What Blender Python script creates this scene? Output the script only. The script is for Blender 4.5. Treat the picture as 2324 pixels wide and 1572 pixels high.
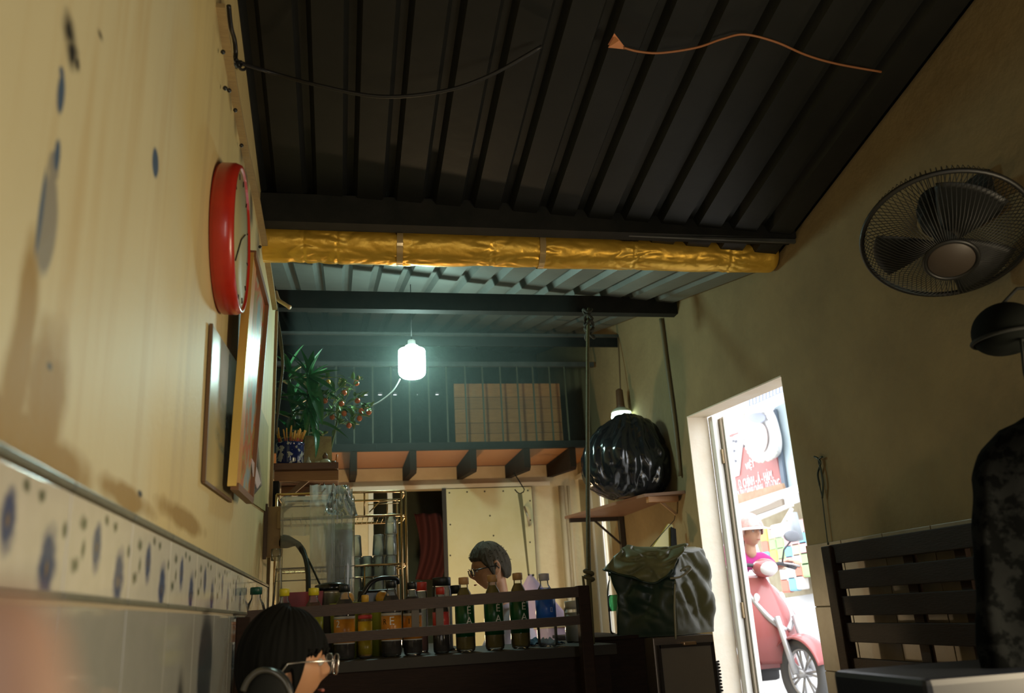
import bpy, bmesh, math, random
import numpy as np
from mathutils import Vector, Matrix, noise
random.seed(7)
for o in list(bpy.data.objects): bpy.data.objects.remove(o)
S=bpy.context.scene; COL=S.collection
# ---------------------------------------------------------------- camera
EYE=0.95
_PP=np.array([1162.,786.]); _D=np.array([-391.,626.]); _V=np.array([-346.,-6069.])
FP=math.sqrt(-(_D@_V))
_d=np.array([_D[0],_D[1],FP]); _d/=np.linalg.norm(_d)
_u=np.array([_V[0],_V[1],FP]); _u/=np.linalg.norm(_u)
_r=np.cross(_d,_u); _r=_r if _r[0]>0 else -_r
CM=np.array([_r,_d,_u]).T
cd=bpy.data.cameras.new('camera'); cam=bpy.data.objects.new('camera',cd); COL.objects.link(cam)
R=Matrix((CM[0],-CM[1],-CM[2])).transposed().to_4x4(); R.translation=Vector((0,0,EYE)); cam.matrix_world=R
cd.sensor_width=36; cd.sensor_fit='HORIZONTAL'; cd.lens=FP/2324*36; cd.clip_start=0.01; cd.clip_end=200
cd.dof.use_dof=True; cd.dof.focus_distance=3.2; cd.dof.aperture_fstop=3.5
S.camera=cam
S.view_settings.view_transform='Standard'; S.view_settings.look='None'; S.view_settings.gamma=1; S.view_settings.exposure=0; S.view_settings.use_curve_mapping=False
S.cycles.max_bounces=10; S.cycles.transparent_max_bounces=24; S.cycles.sample_clamp_indirect=4; S.cycles.caustics_reflective=False; S.cycles.caustics_refractive=False
# ---------------------------------------------------------------- sky and added fill lights
W=bpy.data.worlds.new('sky'); S.world=W; W.use_nodes=True
W.node_tree.nodes['Background'].inputs[0].default_value=(0.93,0.97,1,1); W.node_tree.nodes['Background'].inputs[1].default_value=5.0
def area(loc,target,sx,sy,power,color,name='fill_light'):
    l=bpy.data.lights.new(name,'AREA'); l.shape='RECTANGLE'; l.size=sx; l.size_y=sy; l.energy=power; l.color=color
    o=bpy.data.objects.new(name,l); COL.objects.link(o); o.location=loc
    o.rotation_euler=(Vector(target)-Vector(loc)).to_track_quat('-Z','Y').to_euler(); return o
area((1.77,0.95,1.05),(-0.3,1.45,1.22),0.5,0.7,33,(1,0.82,0.54),'side_fill_light')  # added warm fill for the left wall, out of view, no fixture built
area((0.25,-1.3,1.25),(0.25,3.0,1.1),0.25,1.2,8,(1,0.95,0.88),'front_fill_light')  # added weak fill behind the camera; the front wall there is closed
pl=bpy.data.lights.new('rear_fill_light','POINT'); pl.energy=26; pl.color=(1,.70,.38); pl.shadow_soft_size=.06  # added unseen warm light brightening the rear, no lamp stands there
po=bpy.data.objects.new('rear_fill_light',pl); COL.objects.link(po); po.location=(.45,5.15,.80)
# ---------------------------------------------------------------- pixel -> world helpers (2324x1572 frame)
def ray(px,py): return CM.T@np.array([px-_PP[0],py-_PP[1],FP])
def ax(px,py,X): w=ray(px,py); w=w*(X/w[0]); return Vector((X,w[1],w[2]+EYE))
def ay(px,py,Y): w=ray(px,py); w=w*(Y/w[1]); return Vector((w[0],Y,w[2]+EYE))
def az(px,py,Z): w=ray(px,py); w=w*((Z-EYE)/w[2]); return Vector((w[0],w[1],Z))
def px2m(px,P): # size in metres of px pixels at world point P
    c=CM@np.array([P[0],P[1],P[2]-EYE]); return px*c[2]/FP
# ---------------------------------------------------------------- mesh builder
OFF={}
class MB:
    def __init__(s): s.v=[]; s.f=[]; s.mi=[]; s.sm=[]; s.cur=0; s.smooth=False
    def add(s,vs,fs,smooth=None):
        b=len(s.v); s.v+= [Vector(v) for v in vs]
        for f in fs: s.f.append([i+b for i in f]); s.mi.append(s.cur); s.sm.append(s.smooth if smooth is None else smooth)
        return s
    def box(s,c,d,rot=None,bev=0):
        hx,hy,hz=d[0]/2,d[1]/2,d[2]/2
        if bev<=0:
            vs=[Vector((x,y,z)) for x in (-hx,hx) for y in (-hy,hy) for z in (-hz,hz)]
            fs=[(0,1,3,2),(4,6,7,5),(0,4,5,1),(2,3,7,6),(0,2,6,4),(1,5,7,3)]
        else:
            bm=bmesh.new(); bmesh.ops.create_cube(bm,size=1)
            for v in bm.verts: v.co=Vector((v.co.x*d[0],v.co.y*d[1],v.co.z*d[2]))
            bmesh.ops.bevel(bm,geom=bm.edges[:],offset=min(bev,hx*.9,hy*.9,hz*.9),segments=2,affect='EDGES',profile=.6)
            vs=[v.co.copy() for v in bm.verts]; fs=[[v.index for v in f.verts] for f in bm.faces]; bm.free()
        c=Vector(c)
        if rot is not None: vs=[rot@v for v in vs]
        return s.add([v+c for v in vs],fs)
    def box2(s,a,b,bev=0):
        a=Vector(a); b=Vector(b); return s.box((a+b)/2,[abs(x) for x in (b-a)],None,bev)
    def beam(s,p,q,w,h,up=(0,0,1)):
        p=Vector(p); q=Vector(q); d=q-p; L=d.length; y=d.normalized(); x=y.cross(Vector(up)).normalized(); z=x.cross(y)
        return s.box((p+q)/2,(w,L,h),Matrix((x,y,z)).transposed())
    def tube(s,pts,r,n=8,cap=True,closed=False):
        pts=[Vector(p) for p in pts]; m=len(pts); rs=list(np.interp(np.linspace(0,1,m),np.linspace(0,1,len(r)),r)) if isinstance(r,(list,tuple)) else [r]*m
        vs=[];prev=None
        for i,p in enumerate(pts):
            t=(pts[(i+1)%m]-pts[i-1]) if closed else (pts[min(i+1,m-1)]-pts[max(i-1,0)])
            if t.length<1e-9: t=Vector((0,0,1))
            t.normalize()
            if prev is None:
                a=Vector((0,0,1)) if abs(t.z)<.9 else Vector((1,0,0)); nx=t.cross(a).normalized()
            else: nx=(prev-t*prev.dot(t)).normalized()
            prev=nx; ny=t.cross(nx)
            for k in range(n):
                a=2*math.pi*k/n; vs.append(p+(nx*math.cos(a)+ny*math.sin(a))*rs[i])
        fs=[]
        for i in range(m if closed else m-1):
            j=(i+1)%m
            for k in range(n): fs.append((i*n+k,i*n+(k+1)%n,j*n+(k+1)%n,j*n+k))
        if cap and not closed: fs.append(tuple(range(n))[::-1]); fs.append(tuple((m-1)*n+k for k in range(n)))
        return s.add(vs,fs,True)
    def lathe(s,prof,n=24,c=(0,0,0),rot=None,sx=1,sy=1):
        c=Vector(c); vs=[]
        for (r,z) in prof:
            for k in range(n):
                a=2*math.pi*k/n; v=Vector((r*sx*math.cos(a),r*sy*math.sin(a),z)); 
                vs.append((rot@v if rot is not None else v)+c)
        fs=[]
        for i in range(len(prof)-1):
            for k in range(n): fs.append((i*n+k,i*n+(k+1)%n,(i+1)*n+(k+1)%n,(i+1)*n+k))
        if prof[0][0]>1e-6: fs.append(tuple(range(n))[::-1])
        if prof[-1][0]>1e-6: fs.append(tuple((len(prof)-1)*n+k for k in range(n)))
        return s.add(vs,fs,True)
    def prism(s,poly,a,b,axis='x'):
        # poly in the two other axes, extruded a..b
        def P(u,v,t): return {'x':Vector((t,u,v)),'y':Vector((u,t,v)),'z':Vector((u,v,t))}[axis]
        n=len(poly); vs=[P(u,v,a) for u,v in poly]+[P(u,v,b) for u,v in poly]
        fs=[tuple(range(n)),tuple(range(2*n-1,n-1,-1))]+[(i,i+n,(i+1)%n+n,(i+1)%n) for i in range(n)]
        return s.add(vs,fs)
    def sphere(s,c,r,n=16,m=10,rot=None):
        r=r if isinstance(r,(list,tuple)) else (r,r,r)
        vs=[];c=Vector(c)
        for i in range(m+1):
            p=math.pi*i/m
            for k in range(n):
                a=2*math.pi*k/n; v=Vector((r[0]*math.sin(p)*math.cos(a),r[1]*math.sin(p)*math.sin(a),r[2]*math.cos(p)))
                vs.append((rot@v if rot is not None else v)+c)
        fs=[(i*n+k,(i+1)*n+k,(i+1)*n+(k+1)%n,i*n+(k+1)%n) for i in range(m) for k in range(n)]
        return s.add(vs,fs,True)
    def capsule(s,p,q,r0,r1,n=12):
        p=Vector(p);q=Vector(q); d=(q-p); L=d.length; d.normalize(); pts=[];rs=[]
        for k in range(5): a=math.pi/2*k/4; pts.append(p-d*r0*math.cos(a)); rs.append(max(r0*math.sin(a),1e-4))
        for k in range(5): a=math.pi/2*k/4; pts.append(q+d*r1*math.sin(a)); rs.append(max(r1*math.cos(a),1e-4))
        return s.tube(pts,rs,n,True)
    def grid(s,fn,nu,nv,closeu=False):
        vs=[Vector(fn(i/(nu if closeu else nu-1),j/(nv-1))) for j in range(nv) for i in range(nu)]
        fs=[(j*nu+i,j*nu+(i+1)%nu,(j+1)*nu+(i+1)%nu,(j+1)*nu+i) for j in range(nv-1) for i in range(nu if closeu else nu-1)]
        return s.add(vs,fs,True)
    def xf(s,M): s.v=[M@v for v in s.v]; return s
def build(name,mb,mats,parent=None,label=None,cat=None,group=None,kind=None,solid=0,recalc=True,origin=None):
    me=bpy.data.meshes.new(name)
    off=Vector((0,0,0))
    if parent is not None: off=OFF[parent.name]
    base=off
    if origin=='base' and parent is None:
        xs=[v.x for v in mb.v]; ys=[v.y for v in mb.v]; zs=[v.z for v in mb.v]
        base=Vector(((min(xs)+max(xs))/2,(min(ys)+max(ys))/2,min(zs)))
    me.from_pydata([v-base for v in mb.v],[],mb.f)
    if not isinstance(mats,(list,tuple)): mats=[mats]
    for m in mats: me.materials.append(m)
    me.polygons.foreach_set('material_index',mb.mi); me.polygons.foreach_set('use_smooth',mb.sm)
    if recalc:
        bm=bmesh.new(); bm.from_mesh(me); bmesh.ops.recalc_face_normals(bm,faces=bm.faces[:]); bm.to_mesh(me); bm.free()
    me.update()
    o=bpy.data.objects.new(name,me); COL.objects.link(o)
    if parent is not None: o.parent=parent
    else: o.location=base
    OFF[o.name]=Vector(base)
    if solid: 
        md=o.modifiers.new('thick','SOLIDIFY'); md.thickness=solid; md.offset=0
    for k,v in (('label',label),('category',cat),('group',group),('kind',kind)):
        if v: o[k]=v
    return o
def thing(name,label,cat,loc=(0,0,0),group=None):
    o=bpy.data.objects.new(name,None); COL.objects.link(o); o.location=loc; o.empty_display_size=.05
    o['label']=label; o['category']=cat
    if group: o['group']=group
    OFF[o.name]=Vector(loc); return o
def struct(name,mb,mats,parent=None,**k): return build(name,mb,mats,parent,kind='structure',**k) if parent is None else build(name,mb,mats,parent,**k)
def copy_tree(o,parent=None):
    c=o.copy(); COL.objects.link(c); c.parent=parent
    for ch in list(o.children): copy_tree(ch,c)
    OFF[c.name]=OFF.get(o.name,Vector((0,0,0)))
    return c
def place(o,loc,rz=0,label=None,sc=None):
    o.location=loc; o.rotation_euler=(0,0,rz)
    if sc: o.scale=sc if isinstance(sc,(tuple,list)) else (sc,sc,sc)
    if label: o['label']=label
    return o
def text_geo(s,size):
    cu=bpy.data.curves.new('t','FONT'); cu.body=s; cu.size=size; cu.align_x='CENTER'; cu.align_y='CENTER'; cu.resolution_u=3
    o=bpy.data.objects.new('t',cu); COL.objects.link(o); bpy.context.view_layer.update()
    me=o.to_mesh(); vs=[v.co.copy() for v in me.vertices]; fs=[list(p.vertices) for p in me.polygons]
    o.to_mesh_clear(); bpy.data.objects.remove(o); bpy.data.curves.remove(cu); return vs,fs
# ---------------------------------------------------------------- materials
_M={}
def nodes(name):
    m=bpy.data.materials.new(name); m.use_nodes=True; nt=m.node_tree; return m,nt,nt.nodes['Principled BSDF']
def N(nt,t,**k):
    n=nt.nodes.new(t)
    for a,b in k.items(): setattr(n,a,b)
    return n
def lk(nt,a,b): nt.links.new(a,b)
def setin(b,name,v):
    if name in b.inputs: b.inputs[name].default_value=v
def mat(name,col,rough=.6,metal=0,col2=None,scale=8,amt=.5,bump=0,bscale=40,stretch=(1,1,1),spec=None,emit=None,es=1,coat=0,detail=6,trans=0,alpha=1,sss=0):
    if name in _M: return _M[name]
    m,nt,b=nodes(name); b.inputs['Base Color'].default_value=(*col,1); b.inputs['Roughness'].default_value=rough; b.inputs['Metallic'].default_value=metal
    if spec is not None: setin(b,'Specular IOR Level',spec)
    if coat: setin(b,'Coat Weight',coat); setin(b,'Coat Roughness',.1)
    if emit: setin(b,'Emission Color',(*emit,1)); setin(b,'Emission Strength',es)
    if trans: setin(b,'Transmission Weight',trans)
    if alpha<1: b.inputs['Alpha'].default_value=alpha
    if sss: setin(b,'Subsurface Weight',sss); setin(b,'Subsurface Radius',(.01,.004,.002))
    tc=N(nt,'ShaderNodeTexCoord'); mp=N(nt,'ShaderNodeMapping'); mp.inputs['Scale'].default_value=stretch; lk(nt,tc.outputs['Object'],mp.inputs[0])
    if col2:
        nz=N(nt,'ShaderNodeTexNoise'); nz.inputs['Scale'].default_value=scale; nz.inputs['Detail'].default_value=detail; nz.inputs['Roughness'].default_value=.65; lk(nt,mp.outputs[0],nz.inputs[0])
        cr=N(nt,'ShaderNodeValToRGB'); cr.color_ramp.elements[0].position=.5-amt/2; cr.color_ramp.elements[1].position=.5+amt/2
        cr.color_ramp.elements[0].color=(*col,1); cr.color_ramp.elements[1].color=(*col2,1); lk(nt,nz.outputs[0],cr.inputs[0]); lk(nt,cr.outputs[0],b.inputs['Base Color'])
    if bump:
        n2=N(nt,'ShaderNodeTexNoise'); n2.inputs['Scale'].default_value=bscale; n2.inputs['Detail'].default_value=5; lk(nt,mp.outputs[0],n2.inputs[0])
        bp=N(nt,'ShaderNodeBump'); bp.inputs['Strength'].default_value=bump; bp.inputs['Distance'].default_value=.01; lk(nt,n2.outputs[0],bp.inputs['Height']); lk(nt,bp.outputs[0],b.inputs['Normal'])
    _M[name]=m; return m
def clear(name,col=(1,1,1),white=.06,tint=.9,rough=.05,wcol=(.9,.95,.95),fr=.25):
    if name in _M: return _M[name]
    m=bpy.data.materials.new(name); m.use_nodes=True; nt=m.node_tree; nt.nodes.clear()
    out=N(nt,'ShaderNodeOutputMaterial'); tr=N(nt,'ShaderNodeBsdfTransparent'); tr.inputs[0].default_value=(col[0]*tint,col[1]*tint,col[2]*tint,1)
    gl=N(nt,'ShaderNodeBsdfGlossy'); gl.inputs['Roughness'].default_value=rough
    df=N(nt,'ShaderNodeBsdfDiffuse'); df.inputs[0].default_value=(*wcol,1); tl=N(nt,'ShaderNodeBsdfTranslucent'); tl.inputs[0].default_value=(*wcol,1)
    a=N(nt,'ShaderNodeMixShader'); a.inputs[0].default_value=.5; lk(nt,df.outputs[0],a.inputs[1]); lk(nt,tl.outputs[0],a.inputs[2])
    m1=N(nt,'ShaderNodeMixShader'); m1.inputs[0].default_value=white; lk(nt,tr.outputs[0],m1.inputs[1]); lk(nt,a.outputs[0],m1.inputs[2])
    lw=N(nt,'ShaderNodeLayerWeight'); lw.inputs[0].default_value=fr
    m2=N(nt,'ShaderNodeMixShader'); lk(nt,lw.outputs['Fresnel'],m2.inputs[0]); lk(nt,m1.outputs[0],m2.inputs[1]); lk(nt,gl.outputs[0],m2.inputs[2]); lk(nt,m2.outputs[0],out.inputs[0])
    _M[name]=m; return m
def masks(nt,coord,items,soft=.35,nscale=25,namt=.25):
    """items: (cx,cy,cz, rx,ry,rz) ellipsoids in coord space -> one 0..1 mask socket"""
    nz=N(nt,'ShaderNodeTexNoise'); nz.inputs['Scale'].default_value=nscale; nz.inputs['Detail'].default_value=4; lk(nt,coord,nz.inputs[0])
    last=None
    for it in items:
        mp=N(nt,'ShaderNodeMapping'); mp.vector_type='POINT'
        mp.inputs['Scale'].default_value=(1/it[3],1/it[4],1/it[5]); mp.inputs['Location'].default_value=(-it[0]/it[3],-it[1]/it[4],-it[2]/it[5]); lk(nt,coord,mp.inputs[0])
        ln=N(nt,'ShaderNodeVectorMath',operation='LENGTH'); lk(nt,mp.outputs[0],ln.inputs[0])
        if last is None: last=ln.outputs['Value']
        else:
            mn=N(nt,'ShaderNodeMath',operation='MINIMUM'); lk(nt,last,mn.inputs[0]); lk(nt,ln.outputs['Value'],mn.inputs[1]); last=mn.outputs[0]
    ad=N(nt,'ShaderNodeMath',operation='MULTIPLY_ADD'); lk(nt,nz.outputs[0],ad.inputs[0]); ad.inputs[1].default_value=namt*4; ad.inputs[2].default_value=-namt*2
    sm=N(nt,'ShaderNodeMath',operation='ADD'); lk(nt,last,sm.inputs[0]); lk(nt,ad.outputs[0],sm.inputs[1])
    mr=N(nt,'ShaderNodeMapRange'); mr.inputs['From Min'].default_value=1+soft; mr.inputs['From Max'].default_value=1-soft; lk(nt,sm.outputs[0],mr.inputs[0]); return mr.outputs[0]
def mixc(nt,fac,a,bcol):
    mx=N(nt,'ShaderNodeMix',data_type='RGBA')
    if hasattr(fac,'links'): lk(nt,fac,mx.inputs['Factor'])
    else: mx.inputs['Factor'].default_value=fac
    lk(nt,a,mx.inputs['A'])
    if hasattr(bcol,'links'): lk(nt,bcol,mx.inputs['B'])
    else: mx.inputs['B'].default_value=(*bcol,1)
    return mx.outputs['Result']
# ================================================================ SETTING
XL=-0.30; XR=1.80
def zf(x,y): return 2.47-.20*(y-3.1)-.09*(x+.3)     # front roof pitch
def zb(x,y): return 2.513+.22*(y-4.08)-.09*(x-1.8)  # rear roof pitch
# --- left wall plaster with its own stains
def ell(px,py,a,b,X=XL):
    c=ax(px,py,X); dy=abs(ax(px+a,py,X).y-ax(px-a,py,X).y)/2; dz=abs(ax(px,py+b,X).z-ax(px,py-b,X).z)/2
    return (X,c.y,c.z,1.0,max(dy,.002),max(dz,.002))
m,nt,b=nodes('stained_cream_plaster'); b.inputs['Roughness'].default_value=.55
tc=N(nt,'ShaderNodeTexCoord'); oc=tc.outputs['Object']
n1=N(nt,'ShaderNodeTexNoise'); n1.inputs['Scale'].default_value=2.2; n1.inputs['Detail'].default_value=6; lk(nt,oc,n1.inputs[0])
cr=N(nt,'ShaderNodeValToRGB'); cr.color_ramp.elements[0].position=.35; cr.color_ramp.elements[1].position=.68
cr.color_ramp.elements[0].color=(.56,.47,.27,1); cr.color_ramp.elements[1].color=(.70,.60,.36,1); lk(nt,n1.outputs[0],cr.inputs[0]); c=cr.outputs[0]
# older, greyer paint on the part towards the front; yellower streaks past it
sp=N(nt,'ShaderNodeSeparateXYZ'); lk(nt,oc,sp.inputs[0])
nb=N(nt,'ShaderNodeTexNoise'); nb.inputs['Scale'].default_value=3; lk(nt,oc,nb.inputs[0])
ma=N(nt,'ShaderNodeMath',operation='MULTIPLY_ADD'); lk(nt,nb.outputs[0],ma.inputs[0]); ma.inputs[1].default_value=.5; lk(nt,sp.outputs['Y'],ma.inputs[2])
mr=N(nt,'ShaderNodeMapRange'); mr.inputs['From Min'].default_value=1.62; mr.inputs['From Max'].default_value=1.80; lk(nt,ma.outputs[0],mr.inputs[0])
c=mixc(nt,mr.outputs[0],mixc(nt,.55,c,(.60,.57,.38)),mixc(nt,.6,c,(.62,.48,.18)))
# vertical drips
mp=N(nt,'ShaderNodeMapping'); mp.inputs['Scale'].default_value=(1,14,.8); lk(nt,oc,mp.inputs[0])
nd=N(nt,'ShaderNodeTexNoise'); nd.inputs['Scale'].default_value=1.5; nd.inputs['Detail'].default_value=5; lk(nt,mp.outputs[0],nd.inputs[0])
mr=N(nt,'ShaderNodeMapRange'); mr.inputs['From Min'].default_value=.52; mr.inputs['From Max'].default_value=.75; mr.inputs['To Max'].default_value=.65; lk(nt,nd.outputs[0],mr.inputs[0]); c=mixc(nt,mr.outputs[0],c,(.50,.38,.18))
br=masks(nt,oc,[ell(60,700,26,160),ell(105,930,50,200),ell(60,1000,120,80),ell(150,1060,70,70),ell(290,1130,60,30),ell(420,1180,50,25),ell(40,850,30,200)],.3,9,.35); bb=N(nt,'ShaderNodeMath',operation='MULTIPLY'); lk(nt,br,bb.inputs[0]); bb.inputs[1].default_value=.88; c=mixc(nt,bb.outputs[0],c,(.31,.18,.02))
c=mixc(nt,masks(nt,oc,[ell(110,500,22,135),ell(122,380,14,40)],.12,12,.12),c,(.27,.25,.20))
c=mixc(nt,masks(nt,oc,[ell(93,480,5,120),ell(130,350,7,40),ell(138,215,9,52),ell(353,370,8,38),ell(140,165,6,14)],.15,14,.15),c,(.06,.10,.17))
c=mixc(nt,masks(nt,oc,[ell(157,70,16,42),ell(163,120,14,40),ell(227,78,6,9),ell(175,145,6,16),ell(112,830,5,8),ell(318,1120,4,6)],.5,22,.4),c,(.02,.018,.015))
c=mixc(nt,masks(nt,oc,[ell(px,py,a,bb_) for px,py,a,bb_ in [(500,40,9,60),(512,110,8,40),(524,190,7,45),(537,260,6,40),(548,330,6,40),(560,400,5,40),(570,470,4,40),(585,560,4,40)]],.6,14,.55),c,(.13,.09,.04))
lk(nt,c,b.inputs['Base Color'])
n2=N(nt,'ShaderNodeTexNoise'); n2.inputs['Scale'].default_value=60; n2.inputs['Detail'].default_value=6; lk(nt,oc,n2.inputs[0]); bp=N(nt,'ShaderNodeBump'); bp.inputs['Strength'].default_value=.25; bp.inputs['Distance'].default_value=.004; lk(nt,n2.outputs[0],bp.inputs['Height']); lk(nt,bp.outputs[0],b.inputs['Normal'])
PLL=m
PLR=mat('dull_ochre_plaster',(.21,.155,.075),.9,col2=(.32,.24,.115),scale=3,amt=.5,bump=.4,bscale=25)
PLB=mat('cream_back_plaster',(.80,.68,.42),.8,col2=(.64,.50,.28),scale=5,amt=.6,bump=.3,bscale=30)
DARKW=mat('smoky_dark_wall',(.075,.085,.07),.9,col2=(.035,.04,.035),scale=4,bump=.3)
WOOD=mat('dark_bench_wood',(.016,.008,.005),.6,spec=.2,col2=(.030,.015,.009),scale=14,stretch=(1,1,9),bump=.15)
WOODH=mat('dark_bench_wood_rail',(.030,.016,.010),.5,col2=(.055,.030,.018),scale=14,stretch=(1.5,9,9),bump=.2)
BROWN=mat('brown_plank_wood',(.30,.14,.05),.6,col2=(.40,.20,.08),scale=10,stretch=(1,12,12),bump=.2)
BLKST=mat('sooty_steel',(.010,.012,.011),.7,spec=.15,col2=(.022,.022,.020),scale=12)
GREYST=mat('dusty_grey_steel',(.10,.105,.10),.55,metal=.3,col2=(.05,.055,.05),scale=10)
DKGR=mat('dark_green_painted_steel',(.025,.045,.035),.45,col2=(.04,.06,.045),scale=20)
FLOOR=mat('worn_floor_tile',(.32,.27,.20),.5,col2=(.38,.33,.25),scale=6)
CREAMP=mat('cream_gloss_paint',(.78,.70,.52),.35,col2=(.70,.60,.42),scale=6,bump=.05)
WHITEP=mat('white_gloss_paint',(.82,.80,.76),.4,col2=(.74,.70,.64),scale=5)
JAMBM=mat('pale_jamb_plaster',(.86,.78,.66),.7,col2=(.80,.68,.52),scale=6,amt=.4,bump=.15)
GROUT=mat('grout_cream',(.42,.36,.25),.8)
# floor
mb=MB().box2((-1.2,-2.2,-.05),(2.0,7.6,0)); struct('floor',mb,FLOOR)
# left wall + tiles
mb=MB().prism([(-2,0),(3.775,0),(3.79,2.34),(3.62,2.375),(3.40,2.42),(3.12,2.478),(-2,3.49)],XL-.12,XL,'x')
wl=struct('wall_left',mb,PLL)
T=.297; z1=1.105; z0=.992
m,nt,b=nodes('flowered_border_tile'); b.inputs['Roughness'].default_value=.12
tc=N(nt,'ShaderNodeTexCoord'); oc=tc.outputs['Object']
nz=N(nt,'ShaderNodeTexNoise'); nz.inputs['Scale'].default_value=30; lk(nt,oc,nz.inputs[0]); cr=N(nt,'ShaderNodeValToRGB'); cr.color_ramp.elements[0].color=(.58,.56,.47,1); cr.color_ramp.elements[1].color=(.70,.68,.60,1); lk(nt,nz.outputs[0],cr.inputs[0]); c=cr.outputs[0]
c=mixc(nt,masks(nt,oc,[(0,.055,.085,1,.012,.008),(0,.035,.035,1,.012,.008),(0,.062,.055,1,.007,.010),(0,.155,.098,1,.009,.006),(0,.285,.07,1,.008,.008),(0,.20,.095,1,.009,.006)],.5,60,.5),c,(.13,.15,.10))
c=mixc(nt,masks(nt,oc,[(0,.118,.062,1,.020,.026),(0,.238,.030,1,.026,.036)],.3,45,.25),c,(.045,.075,.19))
c=mixc(nt,masks(nt,oc,[(0,.118,.062,1,.004,.006),(0,.238,.026,1,.005,.008)],.4,60,.2),c,(.20,.15,.10)); lk(nt,c,b.inputs['Base Color']); TILEF=m
TILEL=mat('pale_glazed_wall_tile',(.34,.345,.31),.07,col2=(.40,.40,.36),scale=7)
BORD=mat('grey_green_tile_edge',(.12,.13,.10),.3,col2=(.20,.20,.15),scale=25)
def tile_mesh(w,h,mt,name,th=.008):
    mb=MB().box((0,w/2,h/2),(th,w-.004,h-.003),None,.0015); 
    me=build(name,mb,mt); d=me.data; bpy.data.objects.remove(me); return d
dF=tile_mesh(T,z1-z0,TILEF,'tile'); dU=tile_mesh(T,.40,TILEL,'tile'); dE=tile_mesh(T,.012,BORD,'border_strip',.012); dB=tile_mesh(T,.011,BORD,'border_strip',.0095)
def put(d,name,loc,parent,sc=(1,1,1)):
    o=bpy.data.objects.new(name,d); COL.objects.link(o); o.parent=parent; o.location=loc; o.scale=sc; OFF[o.name]=Vector((0,0,0)); return o
for i in range(-1,11):
    y=1.02+T*(i-1); 
    w=min(1,(3.77-y)/T)
    if w<=.05: break
    put(dF,'tile',(XL+.003,y,z0),wl,(1,w,1)); put(dE,'border_strip',(XL+.004,y,z1),wl,(1,w,1)); put(dB,'border_strip',(XL+.0045,y,z0-.004),wl,(1,w,1))
ys=[1.02+.297*k for k in range(-3,10)]; ys=[q for q in ys if q<3.7]+[3.775]
for a,bb in zip(ys[:-1],ys[1:]):
    for zz in (z0-.004-.403,z0-.004-.806): put(dU,'tile',(XL+.003,a,zz),wl,(1,(bb-a)/T,1))
struct('trim_0',MB().box2((XL-.002,-2,0),(XL+.0025,3.775,z1)),GROUT)
# right wall, tall piers and heads around two street openings
zt=lambda y: zf(XR,y)+.02 if y<3.06 else zb(XR,y)+.02
dy0,dy1=3.11,4.11
def seg(a,b_,zb0,zb1,x0=XR,x1=XR+.11):
    # pieces split at the valley
    out=MB(); cuts=[a]+([3.06] if a<3.06<b_ else [])+[b_]
    for p,q in zip(cuts[:-1],cuts[1:]):
        f=lambda t:(t-a)/(b_-a); out.prism([(p,zb0+(zb1-zb0)*f(p)),(q,zb0+(zb1-zb0)*f(q)),(q,zt(q-1e-4) if q<=3.06 else zt(q)),(p,zt(p) if p<3.06 else zt(p+1e-4))],x0,x1,'x')
    return out
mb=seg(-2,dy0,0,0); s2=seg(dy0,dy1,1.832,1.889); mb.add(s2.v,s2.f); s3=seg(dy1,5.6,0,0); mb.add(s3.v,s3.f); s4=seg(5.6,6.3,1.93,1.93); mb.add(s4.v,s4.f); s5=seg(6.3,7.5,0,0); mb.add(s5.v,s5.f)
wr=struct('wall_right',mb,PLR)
# pale reveals of the street door
mb=MB().box2((XR-.004,dy1-.006,.19),(XR+.11,dy1+.0,1.889)); struct('trim_1',mb,JAMBM)
mb=MB().prism([(dy0+.001,1.826),(dy1-.001,1.883),(dy1-.001,1.889),(dy0+.001,1.832)],XR-.003,XR+.11,'x'); struct('trim_2',mb,JAMBM)
mb=MB().box2((XR,dy0,0),(XR+.11,dy0+.004,1.82)); struct('trim_3',mb,JAMBM)
mb=MB().box2((XR-.05,dy0,0),(XR+.3,dy1,.19)); struct('trim_4',mb,FLOOR)
# tiles low on the right wall beside the door
mb=MB().box2((XR-.004,1.2,0),(XR,dy0,1.137)); struct('trim_5',mb,GROUT)
TILER=mat('old_cream_wall_tile',(.34,.28,.19),.4,col2=(.24,.19,.13),scale=12)
dR=tile_mesh(.25,.23,TILER,'tile')
for i in range(7):
    for k in range(5):
        put(dR,'tile',(XR-.006,dy0-.25*(i+1),1.137-.23*(k+1)+.001),wr)
# door set: frame and leaf swung to the far jamb
dr=struct('door_1',MB().box2((XR+.112,dy1-.055,.19),(XR+.145,dy1-.002,1.88),.004),WHITEP)
build('door_leaf',MB().box2((XR+.160,dy1-.085,.20),(XR+.185,dy1-.015,1.87),.004),WHITEP,dr)
RUST=mat('brass_hinge',(.45,.33,.18),.5,metal=.4,col2=(.25,.15,.08),scale=60)
for py in (1035,1385): 
    p=ay(1625 if py<1200 else 1672,py,dy1-.07); build('hinge',MB().box((XR+.152,dy1-.060,p.z),(.03,.02,.075),None,.003),RUST,dr)
build('gap_strip',MB().box2((XR+.147,dy1-.075,.20),(XR+.158,dy1-.02,1.86)),mat('old_wood_edge',(.34,.27,.19),.7),dr)
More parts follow.
